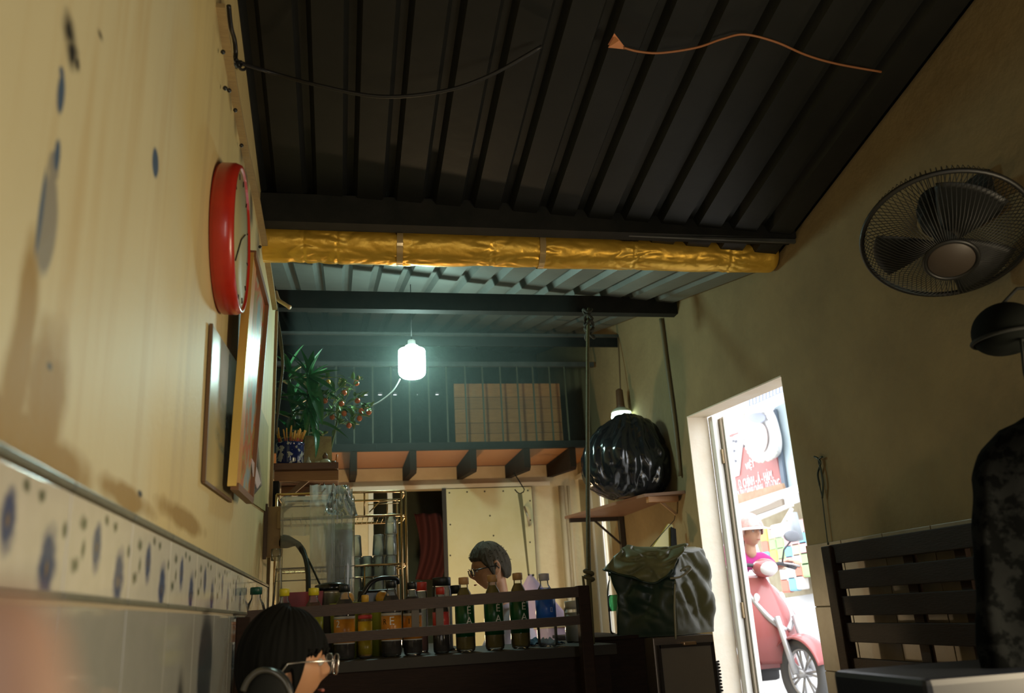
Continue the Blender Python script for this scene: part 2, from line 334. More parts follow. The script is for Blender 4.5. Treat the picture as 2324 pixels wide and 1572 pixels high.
# ---- rear wall under the loft
YB=6.3
mb=MB()
mb.box2((-.62,YB,0),(.22,YB+.12,2.02)).box2((.22,YB,1.862),(1.43,YB+.12,2.02)).box2((.22,YB,0),(1.43,YB+.12,.7)).box2((1.43,YB,0),(1.80,YB+.12,2.02))
struct('wall_back',mb,PLB)
p=ay(880,1100,YB-.03); q=ay(1247,1097,YB-.03)
struct('trim_6',MB().beam((.0,YB-.03,1.868),(q.x,YB-.03,1.872),.03,.03),CREAMP)
struct('trim_7',MB().box2((.20,YB-.01,.7),(.235,YB+.1,1.86)).box2((.34,YB+.02,.7),(.375,YB+.06,1.86)),CREAMP)
# dark room behind the opening
mb=MB().box2((-.1,YB+1.2,0),(1.8,YB+1.25,2.02)).box2((-.15,YB+.12,0),(-.1,YB+1.2,2.02)).box2((1.75,YB+.12,0),(1.8,YB+1.2,2.02))
struct('wall_kitchen',mb,mat('dim_green_wall',(.10,.12,.07),.8,col2=(.05,.06,.04),scale=3))
# sliding metal sheet door
PANEL=mat('scratched_cream_sheet',(.68,.60,.30),.38,col2=(.76,.70,.44),scale=4,amt=.5,bump=.06,bscale=14)
a=ay(1012,1108,YB-.045); b2=ay(1207,1560,YB-.045)
sd=struct('door_2',MB().box2((a.x,YB-.05,.05),(1.415,YB-.035,a.z-.005),.002),PANEL)
build('edge_frame',MB().box2((a.x-.03,YB-.055,.05),(a.x-.001,YB-.03,a.z)),mat('dark_door_edge',(.03,.022,.014),.6),sd)
mbs=MB()
for x,y in [(1020,1118),(1060,1116),(1100,1115),(1142,1114),(1198,1113),(1022,1190),(1022,1260),(1203,1136),(1204,1180),(1112,1170),(1120,1215),(1203,1230)]:
    p=ay(x,y,YB-.052); mbs.sphere(p,.006,8,5)
build('screw',mbs,mat('dark_screw',(.05,.04,.03),.5),sd,kind='stuff')
hp=[ay(1190,1150,YB-.055),ay(1190,1150,YB-.09),ay(1197,1170,YB-.10),ay(1201,1192,YB-.09),ay(1201,1192,YB-.055)]
build('handle',MB().tube(hp,.008,8),mat('tarnished_steel',(.45,.40,.30),.35,metal=.8),sd)
# ---- upstairs: loft shell
mb=MB().box2((-.62,5.62,2.025),(1.80,7.4,2.05)); struct('floor_loft',mb,mat('orange_plank_underside',(.55,.24,.07),.55,col2=(.45,.17,.05),scale=12,stretch=(1,10,10),bump=.15))
struct('trim_8',MB().box2((-.62,5.575,2.018),(1.80,5.62,2.065)),BLKST)
mb=MB(); zg=ay(900,893,7.4).z
mb.box2((-.7,7.4,2.05),(1.95,7.5,zg-.012)).box2((-.7,7.4,zg+.016),(1.95,7.5,3.7))
holes=sorted([(ay(px,890,7.4).x,.018) for px in (830,863,897,993)]+[(ay(948,891,7.4).x,.006)])
x=-.7
for hx,hw in holes: mb.box2((x,7.4,zg-.012),(hx-hw,7.5,zg+.016)); x=hx+hw
mb.box2((x,7.4,zg-.012),(1.95,7.5,zg+.016))
struct('wall_loft',mb,DARKW)
struct('wall_recess',MB().box2((-.74,2.9,0),(-.62,7.5,3.7)).box2((-.62,3.79,0),(-.44,3.80,1.0)),DARKW)
# joists
for i,(px,xx) in enumerate([(803,.083),(938,.473),(1075,.878),(1197,1.25),(1301,1.575)]):
    mbj=MB().prism([(5.60,2.02),(5.60,1.888),(5.63,1.870),(6.30,1.925),(6.30,2.02)],xx-.022,xx+.022,'x')
    build('ceiling_joist',mbj,mat('dark_joist_wood',(.02,.013,.009),.8,spec=.1,col2=(.035,.022,.014),scale=10,stretch=(10,1,10)),label=['short dark joist nearest the altar shelf','dark joist second from the altar shelf, under the loft','middle dark joist under the loft','dark joist with the wire hook hanging from it','dark joist closest to the black rubbish sack'][i],cat='joist',group='joists under the loft',origin='base')
# loft railing
zr=ay(900,825,5.6).z
rl=thing('loft_railing','dark railing of thin upright bars along the loft edge','railing',(.6,5.6,2.065))
build('top_rail',MB().box2((-.62,5.585,zr-.02),(1.78,5.615,zr+.012)),GREYST,rl)
dbar=build('bar',MB().box2((.6-.005,5.595,2.065),(.6+.005,5.605,zr-.02)),mat('rusty_grey_bar',(.07,.075,.045),.6,metal=.2),rl)
first=True
for px in [762,804,846,888,930,974,1015,1058,1098,1139,1178,1214,1252,1287,720,680]:
    xx=ay(px,930,5.6).x
    if first: dbar.location.x=xx-.6; first=False
    else: c_=dbar.copy(); COL.objects.link(c_); c_.location.x=xx-.6
# crate boards behind the bars
bp_=thing('plank_panel','brown wooden panel of boards standing behind the loft bars','panel',(1.14,5.70,2.065))
z_=2.065; hs=[.082,.075,.10,.085,.10]
BRD=[mat('stained_board_%s'%s,c1,.75,col2=c2,scale=5,stretch=(2,1,9),bump=.3) for s,c1,c2 in (('light',(.42,.19,.055),(.30,.12,.03)),('mid',(.39,.17,.05),(.26,.11,.03)))]
for i,h in enumerate(hs): 
    build('board',MB().box2((.775,5.69+.002*(i%2),z_),(1.54,5.715,z_+h-.003)),BRD[i%2],bp_); z_+=h
for x0 in (.86,1.14,1.45): build('batten',MB().box2((x0,5.716,2.066),(x0+.04,5.73,2.50)),BRD[1],bp_)
# ---- corrugated roof
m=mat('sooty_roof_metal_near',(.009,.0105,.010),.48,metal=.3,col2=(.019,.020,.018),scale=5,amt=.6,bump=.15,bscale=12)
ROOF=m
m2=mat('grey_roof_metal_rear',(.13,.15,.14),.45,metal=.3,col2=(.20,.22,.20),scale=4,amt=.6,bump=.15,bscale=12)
def sheet(x0,x1,ya,yb,zfn,lift,pitch=.148,ph=0):
    prof=[]; x=x0
    n0=math.floor((x0-ph)/pitch)
    for n in range(n0,int((x1-ph)/pitch)+2):
        bx=ph+n*pitch
        for dx,dz in ((0,0),(.092,0),(.108,.032),(.132,.032)): prof.append((bx+dx,dz))
    prof=[p for p in prof if x0<=p[0]<=x1+.001]
    mb=MB(); ny=8; vs=[]
    for j in range(ny+1):
        y=ya+(yb-ya)*j/ny
        for xx,dz in prof: vs.append((xx,y,zfn(xx,y)+dz+lift))
    L=len(prof); fs=[(j*L+i,j*L+i+1,(j+1)*L+i+1,(j+1)*L+i) for j in range(ny) for i in range(L-1)]
    return mb.add(vs,fs)
ce=struct('ceiling',MB().box2((-.75,3.02,2.62),(1.95,3.10,2.625)),BLKST)   # flashing over the valley
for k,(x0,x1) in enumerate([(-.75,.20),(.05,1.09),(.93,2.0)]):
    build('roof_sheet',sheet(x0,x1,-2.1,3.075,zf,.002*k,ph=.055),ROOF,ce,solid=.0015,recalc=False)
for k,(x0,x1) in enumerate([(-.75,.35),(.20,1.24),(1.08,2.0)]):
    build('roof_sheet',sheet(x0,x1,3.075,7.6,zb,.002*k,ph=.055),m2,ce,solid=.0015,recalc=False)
struct('wall_front',MB().box2((-.6,-2.1,0),(2.1,-2.0,3.6)),DARKW)
# purlins
def beamthing(name,mb,mt,label): return build(name,mb,mt,label=label,cat='beam',origin='base')
beamthing('roof_purlin',MB().box2((-.62,4.07,2.455),(1.80,4.13,2.55)),BLKST,'thick black purlin across the rear roof behind the gold pipe')
pb=thing('roof_purlin','thinner purlin with a pale edge above the light bulb','beam',(.6,5.08,2.6))
build('flange',MB().box2((-.62,5.06,2.652),(1.80,5.10,2.668)),GREYST,pb); build('web',MB().box2((-.62,5.085,2.59),(1.80,5.10,2.652)),BLKST,pb)
A=ay(598,478,2.97); B=ay(1832,520,2.86)
beamthing('valley_beam',MB().beam((XL,2.97,A.z),(XR,2.86,B.z),.07,.115),BLKST,'black steel beam running just above the gold wrapped pipe')
beamthing('valley_angle',MB().beam(ay(1150,516,2.93),ay(1830,546,2.84),.012,.028),GREYST,'narrow dusty steel edge lying along the top of the gold pipe')
# gold wrapped pipe
A=ay(606,548,3.13); B=ay(1812,584,3.02); A.x=XL; B.x=XR
dr_=(B-A); L=dr_.length; yv=dr_.normalized(); xv=yv.cross(Vector((0,0,1))).normalized(); zv=xv.cross(yv)
seams=[.075,.135,.25,.425,.52,.70,.90]
def pipe(u,v):
    t=v; a=2*math.pi*u; r=.080-.012*t
    cd_=min(abs(t-s) for s in seams)
    p=Vector((math.cos(a)*1.2,math.sin(a)*1.2,t*14))
    rn=abs(noise.noise(p*1.3)); rn2=abs(noise.noise(p*3.1+Vector((5,2,1))))
    w=.35+.65*math.exp(-(cd_/.035)**2)
    r+= -.006*w*(1-min(1,rn*3)) -.002*w*(1-min(1,rn2*3)) + .003*noise.noise(p*.5)
    if cd_<.003: r-=.002
    if t>.985: r*=math.sqrt(max(0.05,1-((t-.985)/.016)**2))*.35+.65
    return A+yv*L*t+xv*math.cos(a)*r+zv*math.sin(a)*r*1.05
GOLD=mat('gold_foil',(.95,.60,.09),.36,metal=.55,col2=(.88,.50,.06),scale=9,bump=.2,bscale=28)
gp=build('wrapped_pipe',MB().grid(pipe,96,420,True),GOLD,label='round gutter pipe wrapped in crinkled gold foil crossing the room',cat='pipe',origin='base',recalc=False)
TAPE=mat('clear_gold_tape',(.85,.62,.30),.12,metal=.5)
for t in (.25,.52):
    c0=A+yv*L*t; pts=[c0+xv*math.cos(a)*.0765+zv*math.sin(a)*.08 for a in [2*math.pi*k/40 for k in range(40)]]
    mbt=MB(); 
    vs=[];fs=[]
    for k in range(40):
        a=2*math.pi*k/40; r=.080-.012*t+.0015
        for dt in (-.012,.012): vs.append(c0+yv*dt+xv*math.cos(a)*r+zv*math.sin(a)*r*1.05)
    fs=[(2*k,2*k+1,(2*k+3)%80,(2*k+2)%80) for k in range(40)]
    build('tape_band',MB().add(vs,fs,True),TAPE,gp)

def redcl(u,v):
    a=ay(940+60*u+14*math.sin(v*3),1165+150*v,YB+.5); return a+Vector((0,.03*math.sin(u*14+v*4),0))
solo_q=build('hanging_cloth',MB().grid(redcl,30,20),mat('dark_red_cloth',(.10,.018,.012),.9),label='dark red cloth hanging in the dim kitchen opening',cat='cloth',recalc=False,origin='base',solid=.004)
# ================================================================ THINGS INSIDE
def onroof(px,py,off=.02,front=True):
    w=ray(px,py)
    if front: # EYE+wz t = 2.47-.2(wy t-3.1)-.09(wx t+.3)-off
        t=(2.47+.62-.027-off-EYE)/(w[2]+.2*w[1]+.09*w[0])
    else: t=(2.513-.22*4.08+.162-off-EYE)/(w[2]-.22*w[1]+.09*w[0])
    return Vector(w*t)+Vector((0,0,EYE))
def smoothpts(P,n=6):
    P=[Vector(p) for p in P]; out=[]
    for i in range(len(P)-1):
        a=P[max(i-1,0)];b=P[i];c=P[i+1];d=P[min(i+2,len(P)-1)]
        for k in range(n):
            t=k/n; out.append(.5*((2*b)+(c-a)*t+(2*a-5*b+4*c-d)*t*t+(3*b-a-3*c+d)*t**3))
    out.append(P[-1]); return out
def solo(name,mb,mt,label,cat,**k): return build(name,mb,mt,label=label,cat=cat,origin='base',**k)
BLKW=mat('black_cable',(.012,.012,.012),.45)
# --- wires on roof and along the left wall
solo('hanging_cable',MB().tube(smoothpts([ax(538,140,XL+.01),onroof(600,160,.05),onroof(716,192,.09),onroof(860,219,.12),onroof(1000,208,.11),onroof(1110,172,.08),onroof(1230,105,.03)]),.006,6),BLKW,'black cable sagging across the front roof from the left wall','cable')
solo('coiled_wire_end',MB().tube([ax(530+6*math.sin(a)+a*1.6,138+8*math.cos(a)+a,XL+.02) for a in [k*.5 for k in range(30)]],.004,6),BLKW,'small coil of black wire twisted on the wall where the cable starts','wire')
OWIRE=mat('orange_wire',(.34,.13,.045),.5)
ow=solo('orange_wire',MB().tube(smoothpts([onroof(1415,108,.03),onroof(1450,117,.03),onroof(1500,120,.03),onroof(1580,108,.025),onroof(1640,88,.02),onroof(1690,78,.02),onroof(1760,95,.02),onroof(1830,125,.02),onroof(1900,145,.02),onroof(2000,163,.02)]),.0035,6),OWIRE,'thin orange wire running across the dark front roof','wire')
a_=onroof(1395,82,.03);b_=onroof(1380,108,.03);c_=onroof(1418,112,.03);d_=onroof(1405,92,.045)
mbt=MB().add([a_,b_,c_,d_,a_+Vector((0,0,.01)),b_+Vector((0,0,.01)),c_+Vector((0,0,.01))],[(0,1,2),(0,3,2),(0,1,3),(1,2,3),(4,5,6)])
build('tag',mbt,mat('orange_tape_scrap',(.72,.30,.14),.5),ow)
TRUNK=mat('yellowed_batten',(.45,.33,.15),.6,col2=(.30,.21,.10),scale=30,stretch=(1,6,6))
pts=[(497,12),(512,110),(535,240),(556,350),(578,440),(600,560),(622,700)]
mbt=MB(); P_=[ax(x,y,XL+.007) for x,y in pts]
for p,q in zip(P_[:-1],P_[1:]): mbt.beam(p,q,.014,.028,(1,0,0))
bt=solo('cable_batten',mbt,TRUNK,'long yellowed wooden batten nailed below the roof on the left wall','batten')
solo('wall_cable',MB().tube(smoothpts([ax(x,y,XL+.012) for x,y in [(519,12),(524,60),(532,90),(535,120),(533,140)]]),.006,6),BLKW,'short thick black cable at the very top of the left wall','cable')
mbt=MB()
for x,y in [(506,118),(511,200),(520,205),(534,250),(548,330),(590,560),(561,480)]: mbt.sphere(ax(x,y,XL+.012),.006,8,6)
build('clip',mbt,BLKW,bt,kind='stuff')
mbt=MB()
for i in range(6):
    rx=lambda k:random.uniform(-4,4)
    mbt.tube(smoothpts([ay(626+rx(0),690,3.83),ay(634+rx(0)+i,760,3.84),ay(640+rx(0),830,3.84),ay(634+rx(0),900,3.85),ay(628+rx(0),985,3.86)]),.0028,5)
solo('dangling_wires',mbt,mat('dull_wire',(.10,.09,.05),.5),'bunch of thin dusty wires dangling beside the green plant','wire')
mbt=MB().tube(smoothpts([ay(626,662,3.74),ay(632,680,3.7),ay(643,688,3.66),ay(657,697,3.62)]),[.009]*18+[.011],8)
solo('broken_pipe',mbt,mat('beige_plastic',(.62,.40,.20),.5),'short beige plastic tube sticking out at the end of the left wall','tube')
solo('corner_post',MB().box2((XL-.02,3.776,0),(XL+.012,3.80,2.33)),mat('brown_post',(.36,.24,.11),.6,col2=(.24,.15,.07),scale=12,stretch=(6,6,1)),'narrow brown wooden post closing the end of the left wall','post')
# --- red clock
top=ax(546,360,-.25);bot=ax(533,688,-.25); cy=(top.y+bot.y)/2+.06; cz=(top.z+bot.z)/2; cr_=(top.z-bot.z)/2
RX=Matrix.Rotation(math.pi/2,3,'Y')
ck=thing('wall_clock','round wall clock with a deep red rim high on the left wall','clock',(XL,cy,cz-cr_))
RED=mat('red_plastic',(.50,.03,.012),.32,coat=.3,col2=(.40,.02,.012),scale=20)
build('rim',MB().lathe([(cr_*.90,.0),(cr_*.97,.002),(cr_,.012),(cr_,.042),(cr_*.97,.055),(cr_*.93,.056),(cr_*.92,.045)],56,(XL,cy,cz),RX),RED,ck)
build('dial',MB().lathe([(0.0001,.050),(cr_*.925,.050),(cr_*.925,.047),(.0001,.047)],48,(XL,cy,cz),RX),mat('dial_olive_reflection',(.42,.38,.20),.6,spec=.2),ck)  # olive tone stands in for the glass reflecting the gold pipe
mbt=MB()
for k in range(12):
    a=k*math.pi/6; mbt.beam((XL+.0510,cy+math.sin(a)*cr_*.78,cz+math.cos(a)*cr_*.78),(XL+.0510,cy+math.sin(a)*cr_*.86,cz+math.cos(a)*cr_*.86),.002,.003,(1,0,0))
build('hour_mark',mbt,BLKW,ck,kind='stuff')
for a,l in ((1.0,.5),(3.9,.7)): build('hand',MB().beam((XL+.0515,cy,cz),(XL+.0515,cy+math.sin(a)*cr_*l,cz+math.cos(a)*cr_*l),.002,.004,(1,0,0)),BLKW,ck)
# --- pictures on left wall
def quad_slab(P,th,nrm):
    nrm=Vector(nrm).normalized()*th; P=[Vector(p) for p in P]; n=len(P)
    return MB().add(P+[p+nrm for p in P],[tuple(range(n)),tuple(range(2*n-1,n-1,-1))]+[(i,i+n,(i+1)%n+n,(i+1)%n) for i in range(n)])
m,nt,b=nodes('laminated_print_reflection'); b.inputs['Roughness'].default_value=.22
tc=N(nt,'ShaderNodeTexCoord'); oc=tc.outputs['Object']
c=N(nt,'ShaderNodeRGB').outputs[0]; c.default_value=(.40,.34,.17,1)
pp=[ax(478,735,XL+.004),ax(537,826,XL+.004),ax(522,1137,XL+.004),ax(460,1092,XL+.004)]
o0=Vector((sum(p.x for p in pp)/4,sum(p.y for p in pp)/4,min(p.z for p in pp)))
def E2(px,py,a,b_): e=ell(px,py,a,b_); return (0,e[1],e[2],1,e[4],e[5])
pc=thing('print_board','laminated unframed print with a painted pale blue reflection, lower on the left wall','picture',(0,0,0))
c=mixc(nt,masks(nt,oc,[E2(500,860,22,75)],.8,6,.15),c,(.42,.55,.66)); c=mixc(nt,masks(nt,oc,[E2(503,850,12,42)],.9,6,.1),c,(.75,.82,.88))  # blue and white areas are a reflection painted into the print colour
c=mixc(nt,masks(nt,oc,[E2(508,960,12,30),E2(486,985,5,14),E2(497,1020,10,8),E2(516,1000,6,20)],.7,50,.5),c,(.22,.24,.16)); lk(nt,c,b.inputs['Base Color'])
pp=[Vector((0.0,p.y,p.z)) for p in pp]
for p in pp: p.x=XL+.002
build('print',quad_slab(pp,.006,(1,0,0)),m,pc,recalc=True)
build('binding',MB().beam(pp[0]+Vector((.004,0,0)),pp[3]+Vector((.004,0,0)),.010,.008,(1,0,0)).beam(pp[3]+Vector((.004,0,0)),pp[2]+Vector((.004,0,0)),.008,.006,(1,0,0)),mat('brown_edge',(.16,.09,.04),.6),pc)
BL=ax(525,1103,-.27);BR=ax(561,1136,-.27);TL=ay(566,574,BL.y);TR=ay(598,688,BR.y)
m,nt,b=nodes('gilt_poster_print'); b.inputs['Roughness'].default_value=.25
tc=N(nt,'ShaderNodeTexCoord'); nz=N(nt,'ShaderNodeTexNoise'); nz.inputs['Scale'].default_value=9; nz.inputs['Detail'].default_value=3; lk(nt,tc.outputs['Object'],nz.inputs[0])
cr=N(nt,'ShaderNodeValToRGB'); cr.color_ramp.interpolation='EASE'
E_=cr.color_ramp.elements; E_[0].position=.25; E_[0].color=(.10,.26,.16,1); E_[1].position=.75; E_[1].color=(.50,.10,.03,1)
for ps,cc in ((.38,(.28,.42,.46)),(.46,(.45,.40,.25)),(.54,(.60,.16,.06)),(.62,(.42,.34,.10))): e=E_.new(ps); e.color=(*cc,1)
lk(nt,nz.outputs[0],cr.inputs[0]); lk(nt,cr.outputs[0],b.inputs['Base Color'])
fr=thing('framed_poster','tall gilt framed colourful picture leaning out from the left wall below the clock','picture',(BL.x,BL.y,BL.z))
nn=(TR-BL).cross(BR-BL).normalized(); nn=nn if nn.x>0 else -nn
build('print',quad_slab([BL,BR,TR,TL],.006,nn),m,fr)
GILT=mat('gilt_moulding',(.75,.50,.12),.3,metal=.5)
OR=mat('orange_moulding',(.65,.20,.03),.35,col2=(.60,.32,.04),scale=14)
fo=nn*.008
build('gilt_edge',MB().beam(BL+fo*.2,TL+fo*.2,.012,.022,nn),GILT,fr)
e1=(BR-BL).normalized()
build('orange_border',MB().beam(BL+fo+e1*.05,TL+fo+e1*.05,.075,.006,nn),OR,fr)
build('frame_rail',MB().beam(BL+fo,BR+fo,.018,.02,nn).beam(TL+fo,TR+fo,.018,.02,nn).beam(BR+fo,TR+fo,.018,.02,nn),mat('brown_frame',(.20,.09,.035),.5),fr)
q=[ax(586,915,XL+.003),ax(608,968,XL+.003),ax(604,1162,XL+.003),ax(574,1142,XL+.003),ax(566,1120,XL+.003),ax(566,940,XL+.003)]
solo('aged_poster',quad_slab(q,.003,(1,0,0)),mat('yellow_aged_paper',(.42,.34,.12),.5,col2=(.30,.26,.10),scale=14),'yellowed torn paper pinned past the gilt picture on the left wall','paper')
pz=thing('card_pouch','clear plastic pouch of brown cards hanging over the yellowed paper','pouch',(-.22,2.6,.8))
q=[ay(555,932,2.56),ay(578,945,2.62),ay(594,1100,2.66),ay(576,1122,2.62),ay(545,1112,2.56)]
build('film',quad_slab(q,.002,(1,0,0)),clear('glossy_film',white=.12,tint=.85),pz)
q=[ay(554,1030,2.57),ay(570,1038,2.61),ay(570,1118,2.61),ay(549,1108,2.57)]
build('card',quad_slab(q,.004,(-1,0,0)),mat('brown_card',(.48,.30,.13),.7),pz)
q=[ay(562,955,2.57),ay(571,960,2.61),ay(570,1036,2.61),ay(556,1028,2.57)]
build('card',quad_slab(q,.004,(-1,0,0)),mat('grey_card',(.16,.14,.09),.6),pz)
q=[ay(572,1040,2.58),ay(583,1060,2.62),ay(592,1095,2.64),ay(585,1108,2.62),ay(576,1080,2.6)]
build('white_fold',quad_slab(q,.003,(-1,0,0)),mat('lilac_plastic',(.55,.50,.52),.3),pz)
# --- socket board, plug and altar shelf
sb=thing('socket_board','wooden switch board with a black plug fitted at the end of the left wall','board',(-.28,3.57,1.35))
p=ay(613,1150,3.56);q=ay(640,1262,3.56); WBRD=mat('tan_board',(.46,.29,.12),.6,col2=(.36,.22,.09),scale=14)
build('board',MB().box2((XL+.001,3.55,q.z),(q.x,3.60,p.z),.003),WBRD,sb)
build('side_frame',MB().box2((XL+.001,3.535,q.z-.01),(XL+.014,3.549,p.z+.01)),mat('dark_edge_wood',(.10,.06,.03),.6),sb)
p1=ay(630,1160,3.55);q1=ay(641,1200,3.55); build('switch_cover',MB().box2((p1.x,3.535,q1.z),(q1.x,3.549,p1.z),.003),WBRD,sb)
pl=[ay(643,1228,3.54),ay(652,1229,3.53),ay(668,1231,3.51),ay(676,1234,3.49)]
build('plug',MB().tube(pl,[.028,.026,.014,.011],10),BLKW,sb)
solo('power_cord',MB().tube(smoothpts([ay(676,1234,3.49),ay(690,1256,3.44),ay(698,1290,3.36),ay(700,1352,3.26)]),[.012]*6+[.010]*6+[.0095]*7,8),BLKW,'thick black power cord dropping from the plug behind the yellow caps','cord')
solo('thin_cord',MB().tube(smoothpts([ay(684,1244,3.46),ay(700,1270,3.40),ay(727,1328,3.30)]),.004,6),BLKW,'thin black cord running down beside the power cord','cord')
ZS=1.640
sh=thing('altar_shelf','small brown wooden wall shelf holding plants and the incense pot','shelf',(-.16,3.95,1.55))
DBR=mat('dark_brown_shelf',(.09,.038,.022),.45,col2=(.14,.06,.03),scale=12,stretch=(2,9,9))
p=ay(612,1060,3.88);q=ay(768,1060,3.88)
build('board',MB().box2((p.x,3.86,ZS-.03),(q.x,4.42,ZS),.003),DBR,sh)
build('under_frame',MB().box2((p.x+.02,3.90,ZS-.075),(q.x,3.92,ZS-.031)).box2((p.x+.02,4.36,ZS-.075),(q.x,4.38,ZS-.031)),BROWN,sh)
build('brace',MB().beam(ay(700,1086,3.93),ay(622,1152,3.93),.02,.022).beam(ay(735,1086,4.3),ay(640,1160,4.3),.02,.022),mat('light_brace',(.20,.11,.05),.6),sh)
p=ay(609,1092,3.84);q=ay(632,1150,3.84)
build('bracket_block',MB().box2((p.x,3.83,q.z),(q.x,3.90,p.z),.003),BLKST,sh)
# incense pot
p=ay(658,1050,3.95); pr=px2m(31,p)
m,nt,b=nodes('blue_white_porcelain'); b.inputs['Roughness'].default_value=.12
tc=N(nt,'ShaderNodeTexCoord'); nz=N(nt,'ShaderNodeTexNoise'); nz.inputs['Scale'].default_value=34; nz.inputs['Detail'].default_value=3; lk(nt,tc.outputs['Object'],nz.inputs[0])
cr=N(nt,'ShaderNodeValToRGB'); cr.color_ramp.interpolation='CONSTANT'; cr.color_ramp.elements[0].color=(.012,.022,.11,1); cr.color_ramp.elements[1].position=.56; cr.color_ramp.elements[1].color=(.45,.45,.42,1)
lk(nt,nz.outputs[0],cr.inputs[0]); lk(nt,cr.outputs[0],b.inputs['Base Color'])
ip=thing('incense_pot','blue and white porcelain pot packed with incense sticks on the shelf','pot',(p.x,3.95,ZS)); hp_=px2m(52,p)
build('body',MB().lathe([(.001,ZS),(pr*.9,ZS),(pr*.97,ZS+.01),(pr,ZS+hp_*.8),(pr*.96,ZS+hp_*.86),(pr*1.03,ZS+hp_*.93),(pr*1.03,ZS+hp_),(pr*.93,ZS+hp_),(pr*.9,ZS+hp_*.7)],32,(p.x,3.95,0)),m,ip)
build('ash',MB().lathe([(.001,ZS+hp_*.86),(pr*.92,ZS+hp_*.84)],20,(p.x,3.95,0)),mat('ash',(.25,.2,.15),.9),ip)
ST1=mat('red_stick_foot',(.42,.05,.025),.6); ST2=mat('ochre_stick',(.75,.38,.06),.6)
for i in range(34):
    a=random.uniform(0,6.28); r=pr*.8*math.sqrt(random.random()); tl=random.uniform(.055,.095)
    bx=p.x+r*math.cos(a); by=3.95+r*math.sin(a); dx=(bx-p.x)*.45+random.uniform(-.008,.008)+(.004); dy=(by-3.95)*.4
    z0_=ZS+hp_*.85; mid=Vector((bx+dx*.4,by+dy*.4,z0_+tl*.45)); tip=Vector((bx+dx,by+dy,z0_+tl))
    mbs=MB().tube([(bx,by,z0_),mid],.0022,5); mbs.cur=1; mbs.tube([mid,tip],.003,5); build('incense_stick',mbs,[ST1,ST2],ip)
# card & little figures
a=ay(692,990,4.08);b2=ay(752,1050,4.02)
solo('greeting_card',MB().add([ay(692,988,4.1),ay(752,990,4.08),ay(754,1050,4.02),ay(688,1050,4.04)]+[v+Vector((0,.004,0)) for v in (ay(692,988,4.1),ay(752,990,4.08),ay(754,1050,4.02),ay(688,1050,4.04))],[(0,1,2,3),(7,6,5,4),(0,4,5,1),(1,5,6,2),(2,6,7,3),(3,7,4,0)]),mat('cream_floral_card',(.55,.45,.22),.6,col2=(.40,.28,.13),scale=22,amt=.3),'cream patterned card standing behind the incense pot','card')
CER=mat('cream_ceramic',(.62,.58,.42),.2,col2=(.30,.34,.25),scale=40); BRZ=mat('bronze_brown',(.16,.09,.05),.35)
def figure(px,py,Y,h,label,name,prof,mt):
    p=ay(px,py,Y); return solo(name,MB().lathe([(r*h,ZS+z*h) for r,z in prof],16,(p.x,Y,0)),mt,label,'ornament')
figure(700,1050,3.98,.05,'pale green ceramic jar right beside the incense pot','small_jar',[(.01,0),(.26,0),(.32,.2),(.22,.55),(.1,.7),(.12,.8),(.02,1)],CER)
figure(722,1050,3.98,.026,'tiny cream tea cup between the ceramic jar and the little statue','tea_cup',[(.01,0),(.3,0),(.5,.5),(.55,1),(.48,1),(.3,.3),(.01,.25)],CER)
fp=ay(738,1050,3.98); stt=thing('small_statue','little seated statue with a dark round head on the shelf','statue',(fp.x,3.98,ZS))
build('body',MB().lathe([(.001,ZS),(.026,ZS),(.03,ZS+.012),(.02,ZS+.03),(.012,ZS+.036)],18,(fp.x,3.98,0),sx=1.1),CER,stt)
build('head',MB().sphere((fp.x,3.98,ZS+.047),(.013,.013,.016),14,10).sphere((fp.x,3.98,ZS+.062),.006,8,6),BRZ,stt)
figure(757,1050,3.96,.022,'small brown cup at the free end of the altar shelf','tea_cup',[(.01,0),(.3,0),(.5,.5),(.55,1),(.48,1),(.3,.3),(.01,.25)],BRZ)
p=ay(764,1050,3.97); solo('red_candle',MB().tube([(p.x-.004,3.97,ZS),(p.x+.002,3.97,ZS+.055)],.0045,8),mat('orange_candle',(.55,.20,.06),.5),'thin orange candle at the corner of the altar shelf','candle')
# --- plants
LEAF=mat('glossy_dark_leaf',(.020,.12,.035),.25,col2=(.04,.19,.06),scale=25,spec=.6)
LEAF2=mat('kumquat_leaf',(.08,.17,.05),.3,col2=(.14,.26,.08),scale=30)
STEM=mat('green_stem',(.12,.18,.06),.5)
def leafmesh(L,w,droop,fold=.25,n=9,mt=LEAF,name='leaf'):
    mb=MB()
    for i in range(n):
        t=i/(n-1); ww=w*math.sin(math.pi*min(1,(t*.93+.07))**.75)**.9 if t<1 else 0
        z=-droop*L*t*t; y=L*t
        for s_ in (-1,-.5,0,.5,1): mb.v.append(Vector((s_*ww/2,y,z+abs(s_)*ww*fold)))
    for i in range(n-1):
        for k in range(4): mb.f.append([i*5+k,i*5+k+1,i*5+k+6,i*5+k+5]); mb.mi.append(0); mb.sm.append(True)
    o=build(name,mb,mt,recalc=False); d=o.data; bpy.data.objects.remove(o); return d
LM=[leafmesh(.165,.040,d) for d in (.1,.3,.55)]; LS=[leafmesh(.17,.040,d) for d in (.7,.9)]
def aim(dirv,roll=0):
    y=Vector(dirv).normalized(); x=y.cross(Vector((0,0,1))); x=x.normalized() if x.length>1e-3 else Vector((1,0,0)); z=x.cross(y)
    return (Matrix((x,y,z)).transposed() @ Matrix.Rotation(roll,3,'Y')).to_euler()
def addleaf(d,par,pt,dirv,roll=0,sc=1,name='leaf'):
    o=bpy.data.objects.new(name,d); COL.objects.link(o); o.parent=par; o.location=Vector(pt)-OFF[par.name]; o.rotation_euler=aim(dirv,roll); o.scale=(sc,sc,sc); return o
dp=thing('dracaena_plant','tall plant with long glossy pointed dark green leaves on the altar shelf','plant',(-.2,4.16,ZS))
